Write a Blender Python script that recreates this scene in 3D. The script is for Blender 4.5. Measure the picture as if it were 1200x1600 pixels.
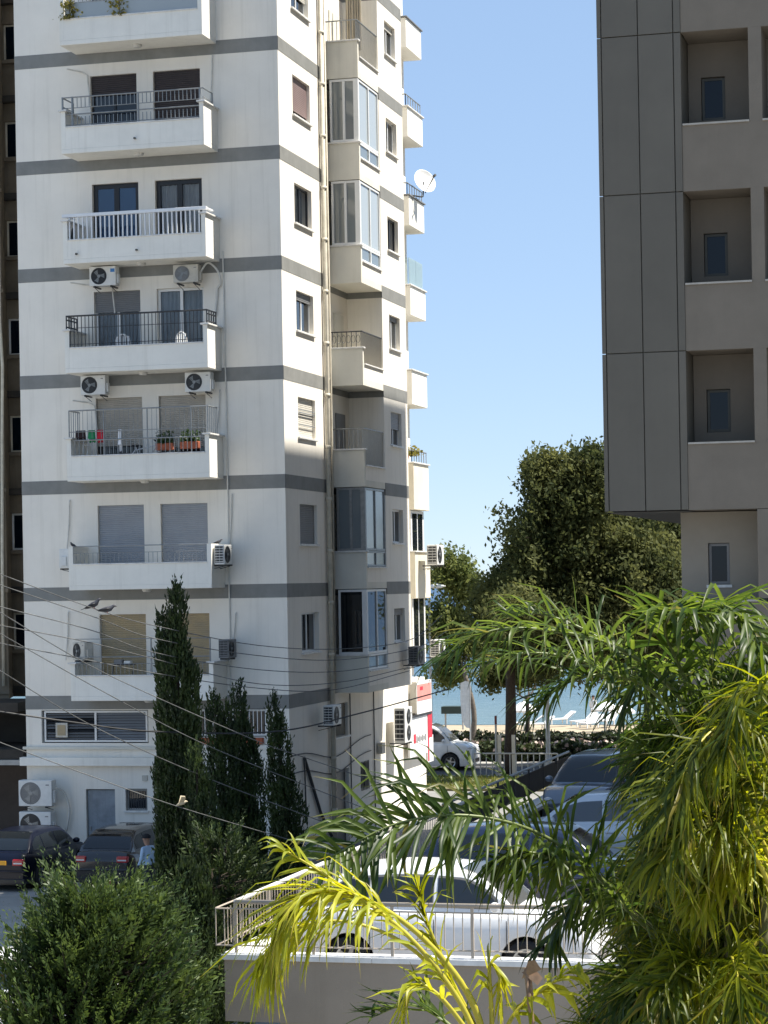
import bpy, math, random
import numpy as np
from mathutils import Vector, Matrix

# ------------------------------------------------------------------ scene, camera, light
S = bpy.context.scene
for o in list(bpy.data.objects): bpy.data.objects.remove(o)
COL = S.collection
RAD = math.radians
EYE = 8.0
HEAD = RAD(14.7)          # camera heading, left of the street axis (+Y)
ROLL = RAD(1.0)
FPX = 3650.0              # focal length in pixels of the 1200x1600 photograph

cam = bpy.data.cameras.new('camera'); cam_o = bpy.data.objects.new('camera', cam); COL.objects.link(cam_o)
cam.sensor_fit = 'VERTICAL'; cam.sensor_height = 36.0; cam.sensor_width = 27.0
cam.lens = 36.0 * FPX / 1600.0
cam.shift_y = 109.0 / 1600.0
cam.clip_start = 0.2; cam.clip_end = 80000.0
cam_o.matrix_world = Matrix.Translation((0, 0, EYE)) @ Matrix.Rotation(HEAD, 4, 'Z') @ Matrix.Rotation(RAD(90), 4, 'X') @ Matrix.Rotation(-ROLL, 4, 'Z')
S.camera = cam_o

SUN_TO = Vector((1.0, 0.3, 1.9)).normalized()
SUN_EL = math.asin(SUN_TO.z); SUN_AZ = math.atan2(SUN_TO.x, SUN_TO.y)
W = bpy.data.worlds.new('World'); S.world = W; W.use_nodes = True
nt = W.node_tree; nt.nodes.clear()
sky = nt.nodes.new('ShaderNodeTexSky'); sky.sky_type = 'NISHITA'; sky.sun_disc = False
sky.sun_elevation = SUN_EL; sky.sun_rotation = SUN_AZ; sky.air_density = 0.6; sky.dust_density = 0.0; sky.ozone_density = 3.0
bg = nt.nodes.new('ShaderNodeBackground'); bg.inputs['Strength'].default_value = 0.13
wo = nt.nodes.new('ShaderNodeOutputWorld')
# the camera's tone response squeezes the sky's range: one even curve for the whole sky
ga = nt.nodes.new('ShaderNodeGamma'); ga.inputs[1].default_value = 0.34
hs = nt.nodes.new('ShaderNodeHueSaturation'); hs.inputs['Saturation'].default_value = 1.32
mu = nt.nodes.new('ShaderNodeMix'); mu.data_type = 'RGBA'; mu.blend_type = 'MULTIPLY'; mu.inputs[0].default_value = 1.0; mu.inputs[7].default_value = (1.52, 1.72, 1.98, 1)
nt.links.new(sky.outputs[0], ga.inputs[0]); nt.links.new(ga.outputs[0], hs.inputs['Color']); nt.links.new(hs.outputs[0], mu.inputs[6]); nt.links.new(mu.outputs[2], bg.inputs[0]); nt.links.new(bg.outputs[0], wo.inputs[0])

sl = bpy.data.lights.new('sun', 'SUN'); sl.energy = 4.8; sl.angle = RAD(0.6); sl.color = (1.0, 0.95, 0.86)
so = bpy.data.objects.new('sun', sl); COL.objects.link(so)
so.rotation_euler = (-SUN_TO).to_track_quat('-Z', 'Y').to_euler(); so.location = (30, 20, 60)

S.view_settings.view_transform = 'Standard'; S.view_settings.look = 'None'
S.view_settings.exposure = 1.1; S.view_settings.gamma = 1.0
S.view_settings.use_curve_mapping = False
S.cycles.max_bounces = 8; S.cycles.diffuse_bounces = 4; S.cycles.transparent_max_bounces = 16

CT, ST = math.cos(HEAD), math.sin(HEAD)
def pt(px, py, d):
    """point seen at photograph pixel (px,py) at d metres in front of the camera"""
    x, y = px - 600.0, py - 909.0
    a = (x * math.cos(ROLL) - y * math.sin(ROLL)) / FPX
    b = -(x * math.sin(ROLL) + y * math.cos(ROLL)) / FPX
    return Vector((d * (CT * a - ST), d * (ST * a + CT), EYE + b * d))
def pt_ground(px, py, z=0.0):
    v = pt(px, py, 1.0) - Vector((0, 0, EYE)); t = (z - EYE) / v.z
    return Vector((v.x * t, v.y * t, z))

# ------------------------------------------------------------------ materials
MATS = {}
def nodes_of(name):
    m = bpy.data.materials.new(name); m.use_nodes = True
    n = m.node_tree; b = n.nodes['Principled BSDF']
    return m, n, b
def mat(name, col, rough=0.6, var=0.08, scale=3.0, bump=0.0, bscale=60.0, metal=0.0, spec=0.4, streak=0.0, col2=None, coat=0.0, orand=0.0):
    """painted / mineral surface: base colour with noise variation, optional second colour, rain streaks and fine relief"""
    if name in MATS: return MATS[name]
    m, n, b = nodes_of(name)
    N = n.nodes; L = n.links
    tc = N.new('ShaderNodeTexCoord')
    no = N.new('ShaderNodeTexNoise'); no.inputs['Scale'].default_value = scale; no.inputs['Detail'].default_value = 8; no.inputs['Roughness'].default_value = 0.65
    L.new(tc.outputs['Object'], no.inputs['Vector'])
    mx = N.new('ShaderNodeMix'); mx.data_type = 'RGBA'
    c = np.array(col)
    c2 = np.array(col2) if col2 is not None else np.clip(c * (1 - 2 * var), 0, 1)
    mx.inputs[6].default_value = (*np.clip(c * (1 + var), 0, 0.95), 1); mx.inputs[7].default_value = (*c2, 1)
    rp = N.new('ShaderNodeMapRange'); rp.inputs[1].default_value = 0.35; rp.inputs[2].default_value = 0.7
    L.new(no.outputs['Fac'], rp.inputs[0]); L.new(rp.outputs[0], mx.inputs[0])
    out = mx.outputs[2]
    if streak > 0:
        mp = N.new('ShaderNodeMapping'); mp.inputs['Scale'].default_value = (3.0, 3.0, 0.12)
        L.new(tc.outputs['Object'], mp.inputs['Vector'])
        n2 = N.new('ShaderNodeTexNoise'); n2.inputs['Scale'].default_value = 1.6; n2.inputs['Detail'].default_value = 6; n2.inputs['Roughness'].default_value = 0.7
        L.new(mp.outputs[0], n2.inputs['Vector'])
        r2 = N.new('ShaderNodeMapRange'); r2.inputs[1].default_value = 0.52; r2.inputs[2].default_value = 0.8; r2.inputs[4].default_value = streak
        L.new(n2.outputs['Fac'], r2.inputs[0])
        m2 = N.new('ShaderNodeMix'); m2.data_type = 'RGBA'; m2.inputs[7].default_value = (*(c * np.array([0.52, 0.5, 0.45])), 1)
        L.new(out, m2.inputs[6]); L.new(r2.outputs[0], m2.inputs[0]); out = m2.outputs[2]
    if orand > 0:
        oi = N.new('ShaderNodeObjectInfo'); r3 = N.new('ShaderNodeMapRange'); r3.inputs[3].default_value = 1-orand; r3.inputs[4].default_value = 1+orand; L.new(oi.outputs['Random'], r3.inputs[0])
        hv = N.new('ShaderNodeHueSaturation'); L.new(r3.outputs[0], hv.inputs['Value']); L.new(out, hv.inputs['Color']); out = hv.outputs[0]
    L.new(out, b.inputs['Base Color'])
    b.inputs['Roughness'].default_value = rough; b.inputs['Metallic'].default_value = metal
    b.inputs['Specular IOR Level'].default_value = spec
    if coat: b.inputs['Coat Weight'].default_value = coat; b.inputs['Coat Roughness'].default_value = 0.05
    if bump > 0:
        nb = N.new('ShaderNodeTexNoise'); nb.inputs['Scale'].default_value = bscale; nb.inputs['Detail'].default_value = 4
        L.new(tc.outputs['Object'], nb.inputs['Vector'])
        bm = N.new('ShaderNodeBump'); bm.inputs['Strength'].default_value = bump; bm.inputs['Distance'].default_value = 0.01
        L.new(nb.outputs['Fac'], bm.inputs['Height']); L.new(bm.outputs[0], b.inputs['Normal'])
    MATS[name] = m; return m

def glass(name, tint, trans, rough=0.02, spec=0.8, ior=1.5):
    """window pane: mirror-like reflection over a see-through tint"""
    if name in MATS: return MATS[name]
    m, n, b = nodes_of(name); N = n.nodes; L = n.links
    b.inputs['Base Color'].default_value = (*tint, 1); b.inputs['Roughness'].default_value = rough
    b.inputs['Specular IOR Level'].default_value = spec
    tr = N.new('ShaderNodeBsdfTransparent'); tr.inputs[0].default_value = (*[min(1, 0.90 + t) for t in tint], 1)
    fr = N.new('ShaderNodeFresnel'); fr.inputs[0].default_value = ior
    mr = N.new('ShaderNodeMapRange'); mr.inputs[3].default_value = 1 - trans; mr.inputs[4].default_value = 1.0
    L.new(fr.outputs[0], mr.inputs[0])
    mx = N.new('ShaderNodeMixShader'); L.new(mr.outputs[0], mx.inputs[0]); L.new(tr.outputs[0], mx.inputs[1]); L.new(b.outputs[0], mx.inputs[2])
    L.new(mx.outputs[0], N['Material Output'].inputs[0])
    MATS[name] = m; return m

def leaf(name, c1, c2, trans=0.4, rough=0.45, spec=0.4, dead=None, clump=0.0, tip=None):
    """foliage: colour differs from leaf to leaf, light shines through the blade"""
    if name in MATS: return MATS[name]
    m, n, b = nodes_of(name); N = n.nodes; L = n.links
    g = N.new('ShaderNodeNewGeometry')
    cr = N.new('ShaderNodeValToRGB'); cr.color_ramp.elements[0].color = (*c1, 1); cr.color_ramp.elements[1].color = (*c2, 1)
    if dead is not None:
        e = cr.color_ramp.elements.new(0.965); e.color = (*c2, 1); cr.color_ramp.elements[-1].color = (*dead, 1)
    if clump > 0:
        nz = N.new('ShaderNodeTexNoise'); nz.inputs['Scale'].default_value = clump; nz.inputs['Detail'].default_value = 3; L.new(g.outputs['Position'], nz.inputs['Vector'])
        mr = N.new('ShaderNodeMapRange'); mr.inputs[1].default_value = 0.35; mr.inputs[2].default_value = 0.68; L.new(nz.outputs['Fac'], mr.inputs[0])
        mm = N.new('ShaderNodeMix'); mm.data_type = 'FLOAT'; mm.inputs[0].default_value = 0.6; L.new(g.outputs['Random Per Island'], mm.inputs[2]); L.new(mr.outputs[0], mm.inputs[3]); L.new(mm.outputs[0], cr.inputs[0])
    else: L.new(g.outputs['Random Per Island'], cr.inputs[0])
    colour = cr.outputs[0]
    if tip is not None:   # withered blade ends and a paler midrib side, both follow the blade itself
        at = N.new('ShaderNodeAttribute'); at.attribute_name = 'along'
        m1 = N.new('ShaderNodeMapRange'); m1.inputs[1].default_value = 0.80; m1.inputs[2].default_value = 1.0; L.new(at.outputs['Fac'], m1.inputs[0])
        m2 = N.new('ShaderNodeMath'); m2.operation = 'MULTIPLY'; L.new(m1.outputs[0], m2.inputs[0]); L.new(g.outputs['Random Per Island'], m2.inputs[1])
        mt = N.new('ShaderNodeMix'); mt.data_type = 'RGBA'; mt.inputs[7].default_value = (*tip, 1); L.new(m2.outputs[0], mt.inputs[0]); L.new(colour, mt.inputs[6]); colour = mt.outputs[2]
        nz2 = N.new('ShaderNodeTexNoise'); nz2.inputs['Scale'].default_value = 9.0; nz2.inputs['Detail'].default_value = 4; L.new(g.outputs['Position'], nz2.inputs['Vector'])
        m3 = N.new('ShaderNodeMapRange'); m3.inputs[1].default_value = 0.3; m3.inputs[2].default_value = 0.7; m3.inputs[3].default_value = 0.7; m3.inputs[4].default_value = 1.25; L.new(nz2.outputs['Fac'], m3.inputs[0])
        hv = N.new('ShaderNodeHueSaturation'); L.new(m3.outputs[0], hv.inputs['Value']); L.new(colour, hv.inputs['Color']); colour = hv.outputs[0]
    L.new(colour, b.inputs['Base Color']); b.inputs['Roughness'].default_value = rough; b.inputs['Specular IOR Level'].default_value = spec
    t = N.new('ShaderNodeBsdfTranslucent')
    hs = N.new('ShaderNodeHueSaturation'); hs.inputs['Value'].default_value = 1.7; hs.inputs['Hue'].default_value = 0.487; hs.inputs['Saturation'].default_value = 1.05
    L.new(colour, hs.inputs['Color']); L.new(hs.outputs[0], t.inputs[0])
    mx = N.new('ShaderNodeMixShader'); mx.inputs[0].default_value = trans
    L.new(b.outputs[0], mx.inputs[1]); L.new(t.outputs[0], mx.inputs[2]); L.new(mx.outputs[0], N['Material Output'].inputs[0])
    MATS[name] = m; return m

PLASTER = mat('white_plaster', (0.86, 0.81, 0.72), 0.85, 0.03, 0.7, 0.35, 55, spec=0.2, streak=0.30)
PLASTER2 = mat('balcony_plaster', (0.88, 0.85, 0.77), 0.8, 0.03, 1.2, 0.25, 55, spec=0.2, streak=0.26)
BAND = mat('grey_band_paint', (0.245, 0.245, 0.23), 0.75, 0.08, 1.5, 0.25, 55, spec=0.25, streak=0.2)
LOGGIA = mat('cream_parapet', (0.72, 0.69, 0.60), 0.85, 0.04, 1.0, 0.3, 60, spec=0.2, streak=0.2)
CREAM = mat('ochre_stucco', (0.74, 0.68, 0.55), 0.85, 0.06, 1.0, 0.3, 60, spec=0.2)
CAP = mat('marble_cap', (0.74, 0.72, 0.68), 0.5, 0.1, 6, spec=0.4)
ALU = mat('white_aluminium', (0.78, 0.78, 0.76), 0.35, 0.02, 2, spec=0.5)
GALV = mat('grey_metal_rail', (0.26, 0.27, 0.27), 0.4, 0.1, 8, metal=0.4)
DARKM = mat('dark_metal', (0.045, 0.047, 0.05), 0.45, 0.1, 8, metal=0.2)
BLACKF = mat('black_frame', (0.018, 0.018, 0.02), 0.35, 0.05, 4)
PIPE = mat('cream_pipe', (0.62, 0.57, 0.46), 0.6, 0.12, 3, streak=0.4)
PVC = mat('white_pvc', (0.68, 0.66, 0.6), 0.5, 0.08, 3)
CABLE = mat('black_cable', (0.03, 0.03, 0.03), 0.6, 0.1, 5)
WIRE = mat('grey_wire', (0.11, 0.11, 0.105), 0.5, 0.25, 4)
SH_BROWN = mat('brown_shutter', (0.045, 0.034, 0.032), 0.5, 0.1, 3)
SH_GREY = mat('grey_shutter', (0.33, 0.345, 0.37), 0.55, 0.05, 2)
SH_DGREY = mat('dark_grey_shutter', (0.20, 0.20, 0.20), 0.55, 0.05, 2)
SH_BEIGE = mat('beige_shutter', (0.44, 0.40, 0.34), 0.6, 0.08, 2)
SH_TAN = mat('tan_shutter', (0.42, 0.32, 0.18), 0.6, 0.06, 1.5, col2=(0.32, 0.27, 0.19))
SH_MAUVE = mat('mauve_shutter', (0.30, 0.22, 0.21), 0.6, 0.06, 2)
SH_LIGHT = mat('pale_shutter', (0.62, 0.59, 0.52), 0.6, 0.05, 2)
CURT = mat('grey_curtain', (0.72, 0.75, 0.76), 0.9, 0.06, 3)
CURT_B = mat('blue_curtain', (0.66, 0.74, 0.79), 0.9, 0.06, 3)
CURT_T = mat('tan_curtain', (0.50, 0.44, 0.34), 0.9, 0.1, 3)
GL = glass('window_glass', (0.01, 0.013, 0.017), 0.92)
GL_DARK = glass('dark_glass', (0.012, 0.016, 0.02), 0.25)
GL_BLUE = glass('blue_glass', (0.02, 0.06, 0.13), 0.1)
GL_NAVY = mat('navy_glass', (0.004, 0.009, 0.016), 0.08, 0.02, 1, spec=0.3)
GL_PALE = glass('pale_glass', (0.24, 0.265, 0.27), 0.2, 0.06)
GL_SKYP = glass('pale_tint_glass', (0.42, 0.46, 0.47), 0.2, 0.06)  # sunlit curtains and sky reflection of the loggia side panes put into the tint
GL_FROST = glass('sea_green_glass', (0.42, 0.55, 0.58), 0.45, 0.12)
GL_MILK = glass('milky_glass', (0.20, 0.235, 0.25), 0.2, 0.1)
GL_CAR = glass('car_glass', (0.015, 0.02, 0.022), 0.45, 0.03, 1.0, 2.3)
BLACK = mat('black_void', (0.006, 0.006, 0.006), 0.9, 0.0)
RUBBER = mat('tyre_rubber', (0.018, 0.018, 0.019), 0.8, 0.1, 10)
RIM = mat('wheel_rim', (0.5, 0.51, 0.52), 0.3, 0.05, 5, metal=0.8)
AC_W = mat('ac_white', (0.72, 0.72, 0.69), 0.45, 0.05, 4, streak=0.12)
AC_B = mat('ac_aged', (0.55, 0.52, 0.45), 0.55, 0.1, 4, streak=0.3)
BLUE_S = mat('blue_sticker', (0.05, 0.2, 0.5), 0.4, 0.02)
RED = mat('red_paint', (0.6, 0.035, 0.06), 0.5, 0.05)
RED_W = mat('faded_red_print', (0.72, 0.30, 0.26), 0.5, 0.1)
WHITE = mat('white_panel', (0.8, 0.8, 0.79), 0.45, 0.02)
GREYP = mat('cladding_grey', (0.130, 0.116, 0.092), 0.5, 0.05, 0.8, 0.03, 30, spec=0.35, streak=0.12, orand=0.06)
BEIGEP = mat('taupe_render', (0.20, 0.172, 0.138), 0.85, 0.05, 1.2, 0.25, 60, spec=0.2, streak=0.08)
BEIGE_LIT = mat('lit_taupe_render', (0.30, 0.265, 0.215), 0.85, 0.05, 1.2, 0.25, 60, spec=0.2)  # brighter light on the lowest recess wall put into a paler taupe
BROWNW = mat('old_brown_concrete', (0.20, 0.165, 0.12), 0.9, 0.15, 0.9, 0.4, 40, spec=0.15, streak=0.5)
BROWND = mat('dark_brown_concrete', (0.06, 0.054, 0.047), 0.9, 0.15, 0.9, 0.3, 40, spec=0.15)
TERRA = mat('terracotta', (0.42, 0.12, 0.06), 0.8, 0.1, 6)
WOODY = mat('bark', (0.05, 0.036, 0.026), 0.9, 0.25, 12, 0.6, 30)
WOODG = mat('grey_bark', (0.17, 0.14, 0.11), 0.9, 0.25, 9, 0.6, 30)

# ------------------------------------------------------------------ mesh helpers
ORG = {}
class MB:
    def __init__(s): s.v = []; s.f = []
    def quad(s, a, b, c, d):
        i = len(s.v); s.v += [tuple(a), tuple(b), tuple(c), tuple(d)]; s.f.append((i, i+1, i+2, i+3))
    def poly(s, pts):
        i = len(s.v); s.v += [tuple(p) for p in pts]; s.f.append(tuple(range(i, i+len(pts))))
    def box(s, x0, x1, y0, y1, z0, z1):
        i = len(s.v)
        s.v += [(x0,y0,z0),(x1,y0,z0),(x1,y1,z0),(x0,y1,z0),(x0,y0,z1),(x1,y0,z1),(x1,y1,z1),(x0,y1,z1)]
        for q in ((3,2,1,0),(4,5,6,7),(0,1,5,4),(1,2,6,5),(2,3,7,6),(3,0,4,7)): s.f.append(tuple(i+k for k in q))
        return s
    def fbox(s, F, a0, a1, d0, d1, z0, z1):
        """box in a wall frame: a along the wall, d outward"""
        O, u, n = F
        c = [(a0,d0,z0),(a1,d0,z0),(a1,d1,z0),(a0,d1,z0),(a0,d0,z1),(a1,d0,z1),(a1,d1,z1),(a0,d1,z1)]
        i = len(s.v)
        for a, d, z in c: s.v.append((O[0]+u[0]*a+n[0]*d, O[1]+u[1]*a+n[1]*d, z))
        for q in ((3,2,1,0),(4,5,6,7),(0,1,5,4),(1,2,6,5),(2,3,7,6),(3,0,4,7)): s.f.append(tuple(i+k for k in q))
        return s
    def fpt(s, F, a, d, z):
        O, u, n = F; return (O[0]+u[0]*a+n[0]*d, O[1]+u[1]*a+n[1]*d, z)
    def tube(s, pts, r, n=6, r1=None, cap=True):
        pts = [Vector(p) for p in pts]; m = len(pts)
        i0 = len(s.v); prev = None
        for k, p in enumerate(pts):
            t = (pts[min(k+1, m-1)] - pts[max(k-1, 0)])
            if t.length < 1e-9: t = Vector((0,0,1))
            t.normalize()
            if prev is None:
                ref = Vector((0,0,1)) if abs(t.z) < 0.9 else Vector((1,0,0))
                x = t.cross(ref).normalized()
            else:
                x = (prev - t * prev.dot(t))
                x = x.normalized() if x.length > 1e-6 else t.orthogonal().normalized()
            prev = x; y = t.cross(x)
            rr = r if r1 is None else r + (r1 - r) * k / max(1, m-1)
            if isinstance(r, (list, tuple)): rr = r[k]
            for j in range(n):
                a = 2*math.pi*j/n; q = p + x*(rr*math.cos(a)) + y*(rr*math.sin(a)); s.v.append(tuple(q))
        for k in range(m-1):
            for j in range(n):
                a = i0+k*n+j; b = i0+k*n+(j+1) % n; s.f.append((a, b, b+n, a+n))
        if cap:
            s.f.append(tuple(i0+j for j in reversed(range(n)))); s.f.append(tuple(i0+(m-1)*n+j for j in range(n)))
        return s
    def lathe(s, prof, M, n=20):
        """revolve (r,h) profile about local z, placed with matrix M"""
        i0 = len(s.v)
        for r, h in prof:
            for j in range(n):
                a = 2*math.pi*j/n; s.v.append(tuple(M @ Vector((r*math.cos(a), r*math.sin(a), h))))
        for k in range(len(prof)-1):
            for j in range(n):
                a = i0+k*n+j; b = i0+k*n+(j+1) % n; s.f.append((a, b, b+n, a+n))
        return s
    def ball(s, c, rx, ry, rz, n=10, m=7):
        M = Matrix.Translation(c) @ Matrix.Diagonal((rx, ry, rz, 1))
        return s.lathe([(max(1e-4, math.sin(math.pi*k/m)), -math.cos(math.pi*k/m)) for k in range(m+1)], M, n)
    def build(s, name, m, parent=None, smooth=False, bevel=0.0, kind=None):
        me = bpy.data.meshes.new(name)
        if parent is not None: o0 = Vector(ORG[parent.name])
        else:
            a = np.array(s.v); o0 = Vector(((a[:,0].min()+a[:,0].max())/2, (a[:,1].min()+a[:,1].max())/2, a[:,2].min()))
        me.from_pydata([(x-o0.x, y-o0.y, z-o0.z) for x, y, z in s.v], [], s.f)
        me.materials.append(m); me.update()
        if smooth: me.polygons.foreach_set('use_smooth', [True]*len(me.polygons))
        o = bpy.data.objects.new(name, me); COL.objects.link(o)
        if parent is not None: o.parent = parent
        else: o.location = o0
        ORG[o.name] = tuple(o0)
        if bevel > 0:
            b = o.modifiers.new('bevel', 'BEVEL'); b.width = bevel; b.segments = 2; b.limit_method = 'ANGLE'
        if kind: o['kind'] = kind
        return o

def npmesh(name, V, Fq, m, parent=None, smooth=False, kind=None, along=None):
    """fast mesh from numpy arrays (quads)"""
    V = np.asarray(V, dtype=np.float32); Fq = np.asarray(Fq, dtype=np.int32)
    if parent is not None: o0 = np.array(ORG[parent.name], dtype=np.float32)
    else: o0 = np.array([(V[:,0].min()+V[:,0].max())/2, (V[:,1].min()+V[:,1].max())/2, V[:,2].min()], dtype=np.float32)
    me = bpy.data.meshes.new(name); k = Fq.shape[1]
    me.vertices.add(len(V)); me.vertices.foreach_set('co', (V-o0).ravel())
    me.loops.add(Fq.size); me.loops.foreach_set('vertex_index', Fq.ravel())
    me.polygons.add(len(Fq)); me.polygons.foreach_set('loop_start', np.arange(0, Fq.size, k, dtype=np.int32))
    me.polygons.foreach_set('loop_total', np.full(len(Fq), k, dtype=np.int32))
    if smooth: me.polygons.foreach_set('use_smooth', np.ones(len(Fq), dtype=bool))
    me.materials.append(m); me.update(); me.validate()
    if along is not None:
        at = me.attributes.new('along', 'FLOAT', 'POINT'); at.data.foreach_set('value', np.asarray(along, dtype=np.float32))
    o = bpy.data.objects.new(name, me); COL.objects.link(o)
    if parent is not None: o.parent = parent
    else: o.location = [float(t) for t in o0]
    ORG[o.name] = tuple(float(t) for t in o0)
    if kind: o['kind'] = kind
    return o

def tag(o, label, cat, group=None):
    o['label'] = label; o['category'] = cat
    if group: o['group'] = group
    return o
def thing(name, loc, label, cat, group=None):
    o = bpy.data.objects.new(name, None); COL.objects.link(o); o.location = loc; o.empty_display_size = 0.2
    ORG[o.name] = tuple(loc); return tag(o, label, cat, group)
def struct(o): o['kind'] = 'structure'; return o
def copy_tree(o, parent=None):
    c = o.copy(); COL.objects.link(c); c.parent = parent
    for ch in o.children: copy_tree(ch, c)
    return c
def catmull(P, n):
    P = [Vector(p) for p in P]; Q = [P[0]*2-P[1]] + P + [P[-1]*2-P[-2]]; out = []
    m = len(P)-1
    for k in range(n+1):
        t = k/n*m; i = min(int(t), m-1); t -= i
        a, b, c, d = Q[i], Q[i+1], Q[i+2], Q[i+3]
        out.append(0.5*((2*b)+(c-a)*t+(2*a-5*b+4*c-d)*t*t+(3*b-a-3*c+d)*t**3))
    return out
R = random.Random(7)
rng = np.random.default_rng(11)

# ------------------------------------------------------------------ the setting: ground, road, beach, sea
def ground_sheet():
    m, n, b = nodes_of('asphalt_ground'); N = n.nodes; L = n.links
    tc = N.new('ShaderNodeTexCoord'); no = N.new('ShaderNodeTexNoise'); no.inputs['Scale'].default_value = 0.35; no.inputs['Detail'].default_value = 10; no.inputs['Roughness'].default_value = 0.7
    L.new(tc.outputs['Object'], no.inputs['Vector'])
    cr = N.new('ShaderNodeValToRGB'); cr.color_ramp.elements[0].position = 0.3; cr.color_ramp.elements[0].color = (0.16, 0.155, 0.145, 1); cr.color_ramp.elements[1].position = 0.7; cr.color_ramp.elements[1].color = (0.27, 0.26, 0.24, 1)
    L.new(no.outputs['Fac'], cr.inputs[0]); L.new(cr.outputs[0], b.inputs['Base Color']); b.inputs['Roughness'].default_value = 0.85
    mb = MB(); xs = [-4000, -300, 300, 4000]; prof = [(-400, 0), (30, 0), (110, 0), (122, -0.7), (138, -1.25), (190, -2.6)]
    for i in range(3):
        for j in range(len(prof)-1):
            (y0, z0), (y1, z1) = prof[j], prof[j+1]
            mb.quad((xs[i], y0, z0), (xs[i+1], y0, z0), (xs[i+1], y1, z1), (xs[i], y1, z1))
    struct(mb.build('ground', m))
ground_sheet()
SAND = mat('beach_sand', (0.36, 0.30, 0.215), 0.95, 0.12, 0.6, 0.5, 3, spec=0.1)
mb = MB()
for a, b in (((112, -0.08), (122, -0.66)), ((122, -0.66), (138, -1.21)), ((138, -1.21), (172, -2.1))):
    mb.quad((-900, a[0], a[1]), (900, a[0], a[1]), (900, b[0], b[1]), (-900, b[0], b[1]))
struct(mb.build('beach', SAND))
def sea():
    m, n, b = nodes_of('sea_water'); N = n.nodes; L = n.links
    tc = N.new('ShaderNodeTexCoord'); g = N.new('ShaderNodeNewGeometry')
    sp = N.new('ShaderNodeSeparateXYZ'); L.new(g.outputs['Position'], sp.inputs[0])
    mr = N.new('ShaderNodeMapRange'); mr.inputs[1].default_value = 160; mr.inputs[2].default_value = 420; L.new(sp.outputs['Y'], mr.inputs[0])
    cr = N.new('ShaderNodeValToRGB'); e = cr.color_ramp.elements
    e[0].color = (0.10, 0.155, 0.165, 1); e[1].color = (0.012, 0.045, 0.10, 1); k = e.new(0.25); k.color = (0.04, 0.095, 0.135, 1)
    L.new(mr.outputs[0], cr.inputs[0]); L.new(cr.outputs[0], b.inputs['Base Color'])
    b.inputs['Roughness'].default_value = 0.25; b.inputs['Specular IOR Level'].default_value = 0.3
    mp = N.new('ShaderNodeMapping'); mp.inputs['Scale'].default_value = (0.25, 0.9, 1); L.new(g.outputs['Position'], mp.inputs['Vector'])
    no = N.new('ShaderNodeTexNoise'); no.inputs['Scale'].default_value = 0.6; no.inputs['Detail'].default_value = 8; no.inputs['Roughness'].default_value = 0.6; L.new(mp.outputs[0], no.inputs['Vector'])
    bm = N.new('ShaderNodeBump'); bm.inputs['Strength'].default_value = 0.9; bm.inputs['Distance'].default_value = 1.2; L.new(no.outputs['Fac'], bm.inputs['Height']); L.new(bm.outputs[0], b.inputs['Normal'])
    mb = MB(); mb.quad((-30000, 150, -1.5), (30000, 150, -1.5), (30000, 60000, -1.5), (-30000, 60000, -1.5))
    struct(mb.build('sea', m))
sea()
ROAD = mat('road_asphalt', (0.085, 0.085, 0.088), 0.85, 0.12, 1.2, 0.4, 40, spec=0.3)
struct(MB().box(-400, 400, 92.3, 98.4, -0.2, 0.004).build('road', ROAD))
PAVE = mat('pavement_concrete', (0.34, 0.32, 0.29), 0.9, 0.1, 1.5, 0.3, 20)
struct(MB().box(-400, 400, 98.4, 99.3, -0.2, 0.10).build('pavement', PAVE))
KERB = mat('kerb_stone', (0.42, 0.41, 0.38), 0.85, 0.1, 3)
mb = MB(); mb.box(-400, 400, 92.1, 92.3, -0.2, 0.12); mb.box(-400, 400, 98.25, 98.4, -0.2, 0.112)
struct(mb.build('kerb', KERB))
PAINT = mat('road_paint', (0.72, 0.72, 0.68), 0.7, 0.15, 6)
mb = MB()
for k in range(-12, 12): mb.box(-20+k*5.0, -18+k*5.0, 95.3, 95.42, -0.1, 0.008)
struct(mb.build('lane_marking', PAINT))
VERGE = mat('dry_verge_soil', (0.17, 0.15, 0.075), 0.95, 0.2, 1.2, 0.5, 12)
struct(MB().box(-60, 20, 86.5, 92.1, -0.2, 0.09).build('verge', VERGE))
YARD = mat('yard_concrete', (0.36, 0.345, 0.315), 0.9, 0.15, 0.5, 0.3, 25)
struct(MB().box(-60, -11.2, 40.0, 62.4, -0.2, 0.004).build('yard', YARD))
# grass on the verge: blades too many to count
def grass(name, x0, x1, y0, y1, z, n, h, m, label):
    b = np.stack([rng.uniform(x0, x1, n), rng.uniform(y0, y1, n), np.full(n, z)], 1)
    a = rng.uniform(0, 2*np.pi, n); w = 0.035; hh = h*rng.uniform(0.5, 1.2, n)
    dx = np.stack([np.cos(a)*w, np.sin(a)*w, 0*a], 1); tip = b + np.stack([rng.normal(0, 0.06, n), rng.normal(0, 0.06, n), hh], 1)
    V = np.concatenate([(b-dx)[:, None], (b+dx)[:, None], (tip+dx*0.2)[:, None], (tip-dx*0.2)[:, None]], 1).reshape(-1, 3)
    o = npmesh(name, V, np.arange(4*n).reshape(-1, 4), m, kind='stuff'); o['label'] = label; o['category'] = 'grass'; return o
GRASS = leaf('verge_grass', (0.10, 0.13, 0.025), (0.20, 0.20, 0.05), 0.3)
grass('verge_grass', -30, -8, 87, 92.0, 0.09, 9000, 0.11, GRASS, 'yellow green grass on the verge beside the road')

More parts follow.
